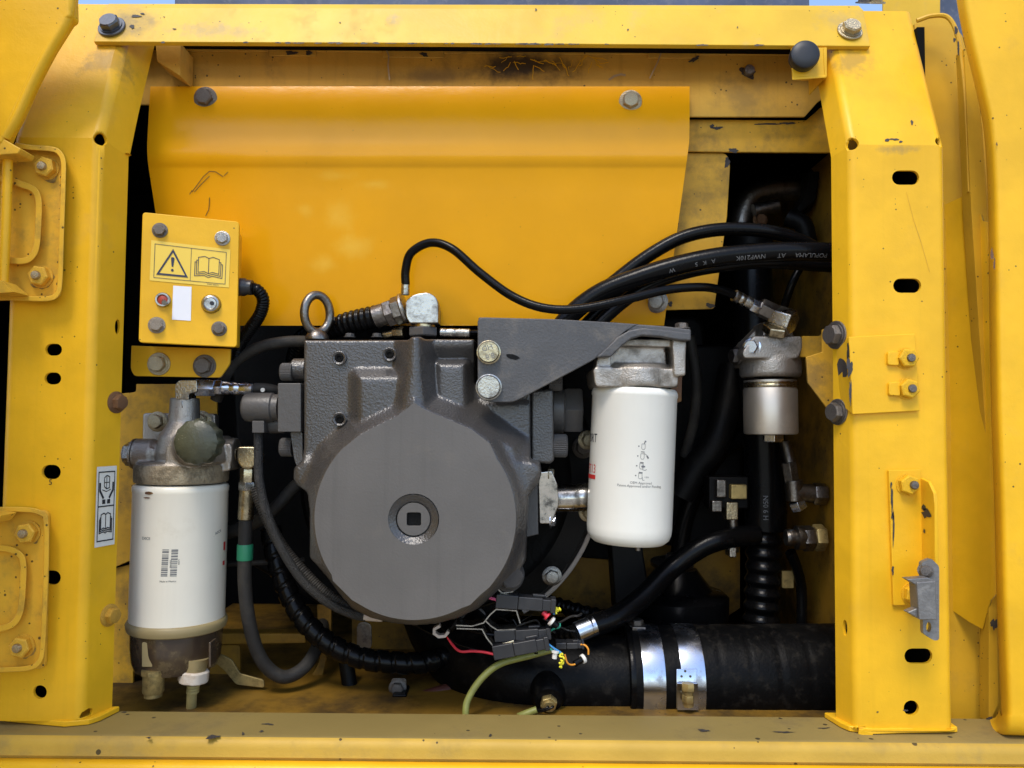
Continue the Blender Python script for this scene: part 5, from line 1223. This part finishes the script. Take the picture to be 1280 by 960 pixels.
wire('green_wire', 'green wire beside the blue one at the yellow tie', [(683, 806, 0.085), (690, 813, 0.08), (698, 816, 0.08), (704, 818, 0.08)], 1.2, 'wire_green')
wire('orange_wire', 'orange wire looping from the slim connector', [(720, 806, 0.105), (730, 806, 0.10), (735, 811, 0.098), (735.5, 818, 0.098)], 1.2, 'wire_orange')
wire('white_wire', 'white wire between yellow tie and black splice', [(706, 818, 0.082), (709, 828, 0.082), (714, 831, 0.085), (720, 830, 0.088)], 1.1, 'wire_orange')
def tie(label, pts):
    t = hthing('yellow_tie', label, 'tie', pts[0]); rnd = random.Random(int(pts[0][0])); k = []
    for i, p in enumerate(pts):
        k.append(hose([(p[0] + rnd.uniform(-3, 3), p[1] + rnd.uniform(-3, 3), p[2] - 0.003), p, (p[0] + rnd.uniform(-3, 3), p[1] + rnd.uniform(-2, 4), p[2]), (p[0] + rnd.uniform(-2, 3), p[1] + rnd.uniform(0, 5), p[2] - 0.002)], 1.2, 6))
    obj('tie_knot', join(*k), 'wire_yellow', t); return t
tie('small yellow tie knotted at the charcoal connector', [(694, 761, 0.082), (699, 760, 0.082), (697, 764, 0.082)])
tie('larger yellow tie bunching the blue and green wires', [(702, 817, 0.078), (704, 821, 0.078), (701, 825, 0.078), (704, 827, 0.078), (701, 831, 0.078)])
def splice(label, a, b, r, m, capm):
    t = hthing('wire_splice', label, 'wire splice', a); obj('sleeve', rod(P(*a), P(*b), r, 14), m, t)
    a_, b_ = P(*a), P(*b); obj('collar', rod(a_ - (b_ - a_) * 0.25, a_ + (b_ - a_) * 0.08, r * 1.5, 14), capm, t)
splice('black splice with white collar between connectors', (690, 777, 0.08), (697, 783, 0.08), 0.0042, 'rubber', 'wire_white')
splice('dark red wire cap above the white collar', (684, 770, 0.082), (679, 765, 0.084), 0.0038, 'wire_red', 'wire_red')
splice('white cap hanging on the blue wire', (694, 815, 0.08), (693, 823, 0.08), 0.0034, 'wire_white', 'wire_white')
splice('black splice with white collar at the orange wire', (728, 824, 0.095), (718, 830, 0.09), 0.0042, 'rubber', 'wire_white')
wire('black_wire', 'black wire pair from charcoal connector to the pump underside', [(622, 751, 0.09), (604, 757, 0.10), (585, 764, 0.11), (570, 768, 0.13)], 2.2, 'rubber')
wire('black_wire', 'black wire from the middle connector to the pump underside', [(620, 794, 0.098), (604, 792, 0.10), (588, 788, 0.11), (570, 778, 0.13)], 2.0, 'rubber')
# metal holder strips
MS = hthing('connector_holder', 'folded bare metal strips holding the wiring connectors', 'bracket', (610, 790, 0.1))
def ribbon(pts, wd, y, dpt):
    V, F = [], []
    for x, yy in pts: V += [P(x, yy, y), P(x, yy, y) + Vector((0, dpt, 0))]
    for i in range(len(pts) - 1): F.append((2 * i, 2 * i + 1, 2 * i + 3, 2 * i + 2))
    return V, F
for pts in ([(570, 781), (590, 782), (604, 778), (612, 768), (620, 761), (646, 763), (651, 779)], [(571, 785), (603, 786), (609, 797), (616, 806), (625, 806)], [(607, 775), (614, 782), (622, 787), (645, 786)], [(622, 735), (628, 741), (640, 739), (648, 731)]):
    obj('strip', ribbon(pts, 4, 0.085, 0.028), 'zinc', MS, smooth=0, solid=0.0016)
obj('strip_pad', ([P(x, y, 0.0815) for x, y in ((624, 805.5), (642, 800.5), (642, 803.5), (626, 808.5))], [(0, 1, 2, 3)]), 'zinc_yellow', MS, solid=0.0015)
# fan of black wires and cream clip under the end cover
WF = hthing('wire_bundle', 'fan of thin black wires tucked under the pump cover', 'cable', (540, 785, 0.12))
for k in range(9):
    obj('wire_run', hose([(500 + k * 3, 772 + k * 0.6, 0.16), (520 + k * 3, 786 + k * 0.5 - abs(k - 4), 0.14), (545 + k * 2.2, 794 - k * 0.6, 0.125), (560 + k * 1.6, 788 - k * 1.2, 0.12), (572 + k * 1.5, 772 - k * 0.8, 0.12)], 1.3, 8), 'rubber', WF)
rnd = random.Random(21)
for k in range(9):
    x, y = rnd.uniform(600, 690), rnd.uniform(768, 800); pts = [(x, y, rnd.uniform(0.10, 0.125))]
    for q in range(4):
        x += rnd.uniform(4, 20); y += rnd.uniform(-9, 10); pts.append((min(x, 742), min(max(y, 760), 828), rnd.uniform(0.095, 0.125)))
    obj('wire_run', hose(pts, rnd.uniform(0.8, 1.4), 7), ('rubber', 'rubber', 'rubber_worn', 'loom')[k % 4], WF)
CC = hthing('cream_clip', 'cream plastic clip on the black wires below the pump', 'clip', (550, 793, 0.11))
obj('clip_band', ribbon([(549, 781), (541, 786), (541, 793), (548, 798), (557, 797), (562, 791)], 5, 0.108, 0.012), 'seal', CC, smooth=0, solid=0.004)

# ================================================================== diagonal hose with silver ferrule
H20 = hthing('drain_hose', 'black hose with silver ferrule rising diagonally past the rubber mount', 'hose', (800, 750, 0.25))
obj('hose_tube', hose([(735, 784, 0.17), (770, 771, 0.19), (805, 745, 0.22), (840, 710, 0.25), (875, 685, 0.255), (905, 674, 0.26), (945, 668, 0.28)], 13, 20), 'rubber', H20)
ferrule((720, 791, 0.165), (744, 781, 0.172), 0.0150, 'blue_steel', H20, rings=False)
obj('ribbed_sleeve', hose([(650, 790, 0.26), (680, 795, 0.26), (705, 795, 0.20), (724, 790, 0.168)], 9.5, 18, step=0.0015, rfun=rib(0.014, 0.22)), 'rubber', H20)
H21 = hthing('back_hose', 'ribbed black hose running high behind the connectors', 'hose', (730, 760, 0.34))
obj('hose_tube', hose([(660, 745, 0.34), (700, 757, 0.34), (740, 768, 0.34), (780, 775, 0.36)], 9, 16, step=0.0015, rfun=rib(0.016, 0.2)), 'rubber', H21)

# ================================================================== pipes on the right
VP = hthing('vertical_pipe', 'black upright pipe with ribbed lower sleeve behind the bare metal filter', 'pipe', (955, 790, 0.30))
obj('pipe_tube', sweep(pxs([(938, 300, 0.32), (942, 400, 0.31), (952, 500, 0.30), (957, 600, 0.30), (957, 662, 0.30)]), 25.5 * mpp(0.29), 32), 'rubber', VP)
obj('ribbed_sleeve', sweep(pxs([(955, 655, 0.30), (954, 720, 0.30), (950, 800, 0.30)]), 0.027, 32, step=0.002, rfun=rib(0.021, 0.16)), 'rubber', VP)
obj('pipe_collar', lathe([(0.034, 0), (0.0365, 0.003), (0.0365, 0.018), (0.034, 0.02)], P(937, 312, 0.32), (0, 0, 1), 32), 'black_iron', VP)
obj('pipe_print', onto(shift2(text2('H 9 05N', 0.011), 0, 0, math.pi / 2), on_cyl(P(952, 632, 0.30), (0, 0, 1), (0, -1, 0), 25.5 * mpp(0.29), 0.0006)), 'ink_grey', VP, smooth=0)
EP = hthing('elbow_pipe', 'dark steel elbow pipe with clamp high in the shadowed corner', 'pipe', (960, 250, 0.32))
obj('pipe_tube', sweep(pxs([(926, 300, 0.33), (927, 272, 0.33), (938, 248, 0.33), (962, 238, 0.33), (1002, 236, 0.33)]), 0.021, 26), 'steel_dark', EP)
obj('flange_ring', lathe([(0.036, 0), (0.036, 0.016), (0.03, 0.02)], P(1003, 240, 0.32), (1, 0, 0.05), 36), 'steel_dark', EP)
obj('flange_clamp', slab(rpoly([(1010, 214), (1025, 214), (1020, 250), (1000, 266), (996, 262), (1008, 240)], 3), 0.27, 0.30), 'black_iron', EP, bevel=0.003)
obj('lower_union', rod(P(942, 264, 0.30), P(972, 257, 0.30), 0.012), 'steel_dark', EP); fast('flange', P(950, 275, 0.30), 0.009, 'rust', EP)
obj('curved_guard', sweep(pxs([(985, 272, 0.26), (1003, 280, 0.25), (1009, 300, 0.25), (1008, 330, 0.26)]), 0.014, 20), 'black_iron', EP)
F1 = hthing('union_cluster', 'cluster of dull square unions left of the ribbed pipe sleeve', 'fitting', (915, 640, 0.28))
for x0, y0, x1, y1, m_ in ((896, 600, 908, 622, 'steel_dark'), (914, 606, 934, 624, 'brass'), (908, 628, 923, 650, 'zinc_yellow'), (890, 626, 903, 640, 'steel_dark'), (912, 684, 921, 697, 'zinc')):
    obj('union', slab(rect(x0, y0, x1, y1, 2), 0.262, 0.29), m_, F1, bevel=0.003)
obj('manifold', slab(rect(886, 596, 936, 636, 3), 0.275, 0.31), 'black_iron', F1, bevel=0.003)
obj('union_stem', rod(P(916, 645, 0.276), P(917, 690, 0.276), 0.008), 'steel_dark', F1)
F2 = hthing('tee_fitting', 'dull steel tee fitting on the bay wall under the bare metal filter', 'fitting', (1005, 625, 0.25))
ferrule((981, 552, 0.26), (988, 580, 0.25), 0.009, 'steel_dark', F2, rings=False)
hexn((986, 578, 0.25), (990, 603, 0.25), 0.0125, 'steel_dark', F2)
obj('tee_body', join(rod(P(992, 600, 0.25), P(994, 626, 0.25), 0.014), rod(P(992, 615, 0.25), P(1018, 617, 0.25), 0.014)), 'steel_dark', F2, bevel=0.001)
hexn((1016, 617, 0.25), (1032, 618, 0.25), 0.0175, 'steel_dark', F2); hexn((995, 626, 0.25), (1000, 637, 0.25), 0.0135, 'blue_steel', F2)
F3 = hthing('bulkhead_union', 'stepped steel bulkhead union on the bay wall below the tee', 'fitting', (1000, 690, 0.24))
obj('union_body', lathe([(0.012, 0), (0.014, 0.006), (0.012, 0.014), (0.0185, 0.016), (0.0185, 0.026), (0.016, 0.03), (0.016, 0.05)], P(982, 672, 0.24), (1, 0, 0), 28), 'steel_dark', F3)
hexn((1002, 673, 0.24), (1016, 673, 0.24), 0.020, 'steel_dark', F3); hexn((1017, 672, 0.24), (1030, 672, 0.24), 0.021, 'brass', F3)
F4 = hthing('wall_hose', 'dark hose dropping below the bulkhead union', 'hose', (1000, 730, 0.27))
obj('hose_tube', hose([(988, 690, 0.26), (996, 710, 0.27), (1002, 740, 0.28), (1002, 790, 0.28)], 6.5, 14), 'rubber', F4)
obj('hose_tab', slab(rect(978, 714, 992, 735, 1), 0.28, 0.284), 'brass', F4)
F5 = hthing('dark_hose', 'broad dark hose curving through the shadow beside the white filter', 'hose', (880, 560, 0.32))
obj('hose_tube', hose([(850, 620, 0.33), (870, 585, 0.325), (890, 560, 0.32), (905, 520, 0.33), (915, 460, 0.36)], 17, 20), 'black_iron', F5)

F6 = hthing('dim_hose', 'dim black hose looping up from the rubber mount into shadow', 'hose', (875, 600, 0.36))
obj('hose_tube', hose([(848, 700, 0.38), (856, 650, 0.37), (872, 608, 0.36), (900, 565, 0.36), (940, 540, 0.37)], 11, 16), 'rubber', F6)
F7 = hthing('dusty_hose', 'narrow dusty hose hanging beside the white canister filter head', 'hose', (866, 500, 0.32))
obj('hose_tube', hose([(862, 420, 0.30), (870, 470, 0.31), (868, 520, 0.33), (856, 570, 0.36)], 6.5, 14), 'rubber_worn', F7)
F8 = hthing('rusty_tab', 'rusty brown tab hanging behind the white canister filter', 'tab', (846, 486, 0.20))
obj('tab_sheet', slab(rpoly([(838, 468), (853, 467), (852, 502), (840, 505)], 2), 0.205, 0.21), 'rust', F8, bevel=0.001)
# ================================================================== hinge plates
def hinge(label, base, outer, loop, nuts, rodp, tabs):
    t = thing('hinge_plate', label, 'hinge', P(base[0][0], base[0][1], -0.006), 'door hinge plates on the stickered post')
    obj('base_plate', slab(rpoly(base, 8), -0.006, -0.0005), 'yellow_hinge', t, bevel=0.001)
    def band(pts, r, y0, y1, name):
        c_ = spline([Vector((x, y, 0)) for x, y in pts], 8); out = []; n_ = len(c_)
        L_, R_ = [], []
        for i, p in enumerate(c_):
            d = (c_[min(i + 1, n_ - 1)] - c_[max(i - 1, 0)]).normalized(); nn = Vector((-d.y, d.x, 0)) * r
            L_.append((p.x + nn.x, p.y + nn.y)); R_.append((p.x - nn.x, p.y - nn.y))
        V, F = [], []
        for a, b in zip(L_, R_): V += [P(*a, y1), P(*a, y0), P(*b, y0), P(*b, y1)]
        for i in range(n_ - 1):
            for k in range(3): F.append((4 * i + k, 4 * i + k + 1, 4 * i + 5 + k, 4 * i + 4 + k))
        F += [(0, 1, 2, 3), tuple(4 * (n_ - 1) + k for k in (3, 2, 1, 0))]
        return obj(name, (V, F), 'yellow_hinge', t, smooth=40, bevel=0.0012, seg=2)
    band(outer, 3.2, -0.020, -0.004, 'rim'); band(loop, 4.0, -0.018, -0.004, 'loop_rim')
    for x, y in nuts:
        chip(x, y + 2, 17, 16, PY(-0.0062), t, m='grime_ring', name='grime', rough=0.35)
        fast('nut', P(x, y, -0.0065), 0.0128, 'yellow_hinge', t, rot=x); fast('stud', P(x - 1, y, -0.007), 0.0112, 'zinc_yellow', t)
    if rodp: obj('hinge_rod', hose(rodp, 6.0, 16), 'yellow', t)
    for tb in tabs: obj('rod_tab', slab(rpoly(tb, 2), -0.05, -0.02), 'yellow_hinge', t, bevel=0.002)
mat('grime_ring', (0.30, 0.19, 0.04), 0.7, var=0.4, vs_=90, dirt=(0.06, 0.05, 0.03), damt=0.35, dscale=120)
hinge('upper yellow hinge plate with looped rim and vertical rod beside the box', [(-40, 180), (76, 187), (74, 372), (-40, 377)],
      [(18, 181), (35, 184), (62, 186), (73, 190), (79, 202), (79, 230), (77, 290), (75, 350), (72, 366), (62, 373), (30, 373), (-20, 370)],
      [(-20, 222), (8, 224), (28, 231), (42, 237), (48, 250), (48, 275), (46, 305), (41, 319), (30, 326), (8, 325), (-20, 322)],
      [(60, 211), (52.5, 346)], [(10, 190, -0.03), (8, 260, -0.03), (4, 360, -0.03)], [[(-30, 168), (-5, 168), (26, 186), (22, 192), (8, 193), (-30, 196)], [(-30, 345), (0, 350), (18, 365), (-30, 368)]])
hinge('lower yellow hinge plate with looped rim and two dusty nuts near the sill', [(-40, 636), (60, 638), (56, 836), (-40, 838)],
      [(-20, 637), (30, 637), (50, 641), (57, 650), (58, 690), (56, 750), (53, 810), (48, 828), (36, 835), (10, 837), (-20, 838)],
      [(-20, 685), (8, 686), (24, 693), (29, 706), (28, 740), (25, 765), (16, 780), (0, 786), (-20, 788)],
      [(36.5, 665.5), (29.5, 807)], None, [[(-30, 640), (2, 644), (-6, 654), (-30, 660)]])

# ================================================================== right post hardware
SBk = thing('strut_bracket', 'yellow folded bracket with badly chipped corner and two nuts on slotted post', 'bracket', P(1100, 518, -0.006))
obj('bracket_plate', slab([(1061, 421), (1144, 417), (1150, 513.5), (1066, 518)], -0.0065, -0.0005), 'yellow', SBk, bevel=0.001)
q = [P(1061, 421, -0.0065), P(1066, 518, -0.0065), P(1046, 502, 0.03), P(1044, 440, 0.03)]
obj('folded_edge', (q + [p + Vector((0.004, 0.004, 0)) for p in q], [(0, 1, 2, 3), (7, 6, 5, 4), (0, 3, 7, 4), (1, 5, 6, 2), (0, 4, 5, 1), (2, 6, 7, 3)]), 'yellow', SBk, bevel=0.0008, smooth=0)
fpl = Plane(q[0], (q[1] - q[0]).cross(q[3] - q[0]))
chip(1052, 461, 9, 13, fpl, SBk, seed=3, rough=0.25); chip(1062, 459, 5, 14, PY(-0.0066), SBk, seed=4); chip(1060, 440, 2, 16, fpl, SBk, seed=4); chip(1063, 490, 2, 20, PY(-0.0066), SBk, seed=5); chip(1051, 503, 2, 3, fpl, SBk)
for x, y in ((1132, 448), (1133.5, 486)):
    fast('nut', P(x, y, -0.0065), 0.0122, 'yellow', SBk, rot=0.2 + y); fast('stud', P(x + 1.5, y, -0.0065), 0.0105, 'steel_dark', SBk)
    obj('weld_tab', slab(rpoly([(x - 22, y - 8), (x - 8, y - 9), (x - 8, y + 9), (x - 22, y + 8)], 3), -0.0115, -0.006), 'yellow', SBk, bevel=0.001)
LS = thing('latch_striker', 'grey cast latch striker on chipped yellow angle plate near post foot', 'latch', P(1135, 800, -0.02))
obj('angle_plate', slab(rpoly([(1111, 588), (1151, 587), (1156, 756), (1117, 757)], [1, 0, 0, 2]), -0.0050, -0.0005), 'yellow', LS, bevel=0.001)
xl = P(1151, 588, -0.005).x
pts = [(-0.003, P(0, 587, 0).z), (-0.022, P(0, 592, -0.02).z), (-0.034, P(0, 606, -0.03).z), (-0.036, P(0, 622, -0.036).z), (-0.034, P(0, 742, -0.034).z), (-0.026, P(0, 754, -0.02).z), (-0.003, P(0, 757, 0).z)]
fr_ = [Vector((xl + 0.000, y, z)) for y, z in pts]; obj('angle_leg', extrude(fr_, [p + Vector((0.0045, 0, 0)) for p in fr_]), 'yellow', LS, bevel=0.001)
for (x, y) in ((1134.5, 605.5), (1141, 742)):
    fast('nut', P(x - 1, y, -0.005), 0.0122, 'yellow', LS, rot=x); fast('stud', P(x + 3, y, -0.006), 0.0105, 'steel_dark', LS)
for x, y, rx, ry in ((1115, 625, 1.8, 22), (1117, 660, 1.3, 30), (1116, 645, 2.2, 6), (1116, 713, 2, 7), (1114, 606, 1.5, 5)): chip(x, y, rx, ry, PY(-0.0052), LS, seed=7)
legpl = Plane((xl - 0.0006, 0, 0), (1, 0.0001, 0)); 
def legchip(z0, y0, rz, ry, seed):
    rnd = random.Random(seed); pts = [Vector((xl - 0.0006, y0 + ry * math.cos(i * 0.4488) * rnd.uniform(0.4, 1), z0 + rz * math.sin(i * 0.4488) * rnd.uniform(0.4, 1))) for i in range(14)]
    obj('paint_chip', (pts, [tuple(range(14))]), 'chip', LS, smooth=0)
legchip(P(0, 632, -0.02).z, -0.018, 0.009, 0.013, 2); legchip(P(0, 655, -0.02).z, -0.012, 0.004, 0.003, 3); legchip(P(0, 625, -0.02).z, -0.012, 0.005, 0.009, 4)
g = [] and [slab(rpoly([(1148, 702), (1160, 698), (1168, 704), (1168, 738), (1148, 738)], 4), -0.052, -0.040),
     slab([(1146, 726), (1172, 726), (1172, 774), (1148, 774)], -0.066, -0.042),
     slab([(1152, 700), (1174, 704), (1174, 800), (1168, 801), (1154, 792), (1152, 772)], -0.047, -0.040),
     slab([(1134, 724), (1150, 726), (1150, 733), (1144, 734)], -0.066, -0.030), slab([(1134, 766), (1148, 760), (1150, 774), (1146, 775)], -0.066, -0.030)]
obj('striker_body', join(*[plate(rpoly([(1152, 703), (1164, 698), (1174, 708), (1174, 800), (1168, 801), (1154, 792)], 3), PY(-0.043), 0.007, [circ(1161, 784, 3.2, 14, 6.5)])]), 'cast_grey', LS, bevel=0.0015)
obj('striker_hook', join(plate([(1146, 728), (1170, 726), (1171, 775), (1149, 775)], PY(-0.062), 0.020), plate([(1133, 724), (1160, 722), (1170, 727), (1147, 733)], PY(-0.060), 0.014), plate([(1134, 765.5), (1147, 760), (1150, 774.5)], PY(-0.058), 0.012)), 'cast_grey', LS, bevel=0.0015)
fast('flange', P(1157, 713, -0.042), 0.0068, 'steel_dark', LS, d=(-0.5, -1, 0))

# ================================================================== bump stop
BS = thing('bump_stop', 'round black rubber bump stop on a small yellow clip under the rail end', 'bumper', P(1010, 98, 0.02))
cp = P(1007, 67.5, 0.030)
obj('rubber_cap', lathe([(0.0178, -0.016), (0.0178, -0.012), (0.0188, -0.010), (0.0192, -0.004), (0.0185, 0.0), (0.016, 0.0022), (0.008, 0.0032), (0.001, 0.0035)], cp, Vector((-0.06, -1, 0.03)), 48), 'cap_rubber', BS)
obj('clip_plate', slab(rpoly([(989, 60), (1030, 59), (1034, 95), (991, 98)], 2), 0.044, 0.048), 'yellow', BS, bevel=0.001)
obj('clip_shelf', (lambda a: (a + [p + Vector((0, 0, -0.004)) for p in a], [(0, 1, 2, 3), (7, 6, 5, 4), (0, 4, 5, 1), (1, 5, 6, 2), (2, 6, 7, 3), (3, 7, 4, 0)]))([P(990, 96.5, 0.043), P(1033, 93.5, 0.043), P(1030, 94, 0.11), P(1005, 98, 0.11)]), 'yellow', BS, bevel=0.001)
obj('clip_side', slab([(1029, 59), (1034, 59), (1034, 95), (1031, 98)], 0.043, 0.10), 'yellow', BS, bevel=0.001)
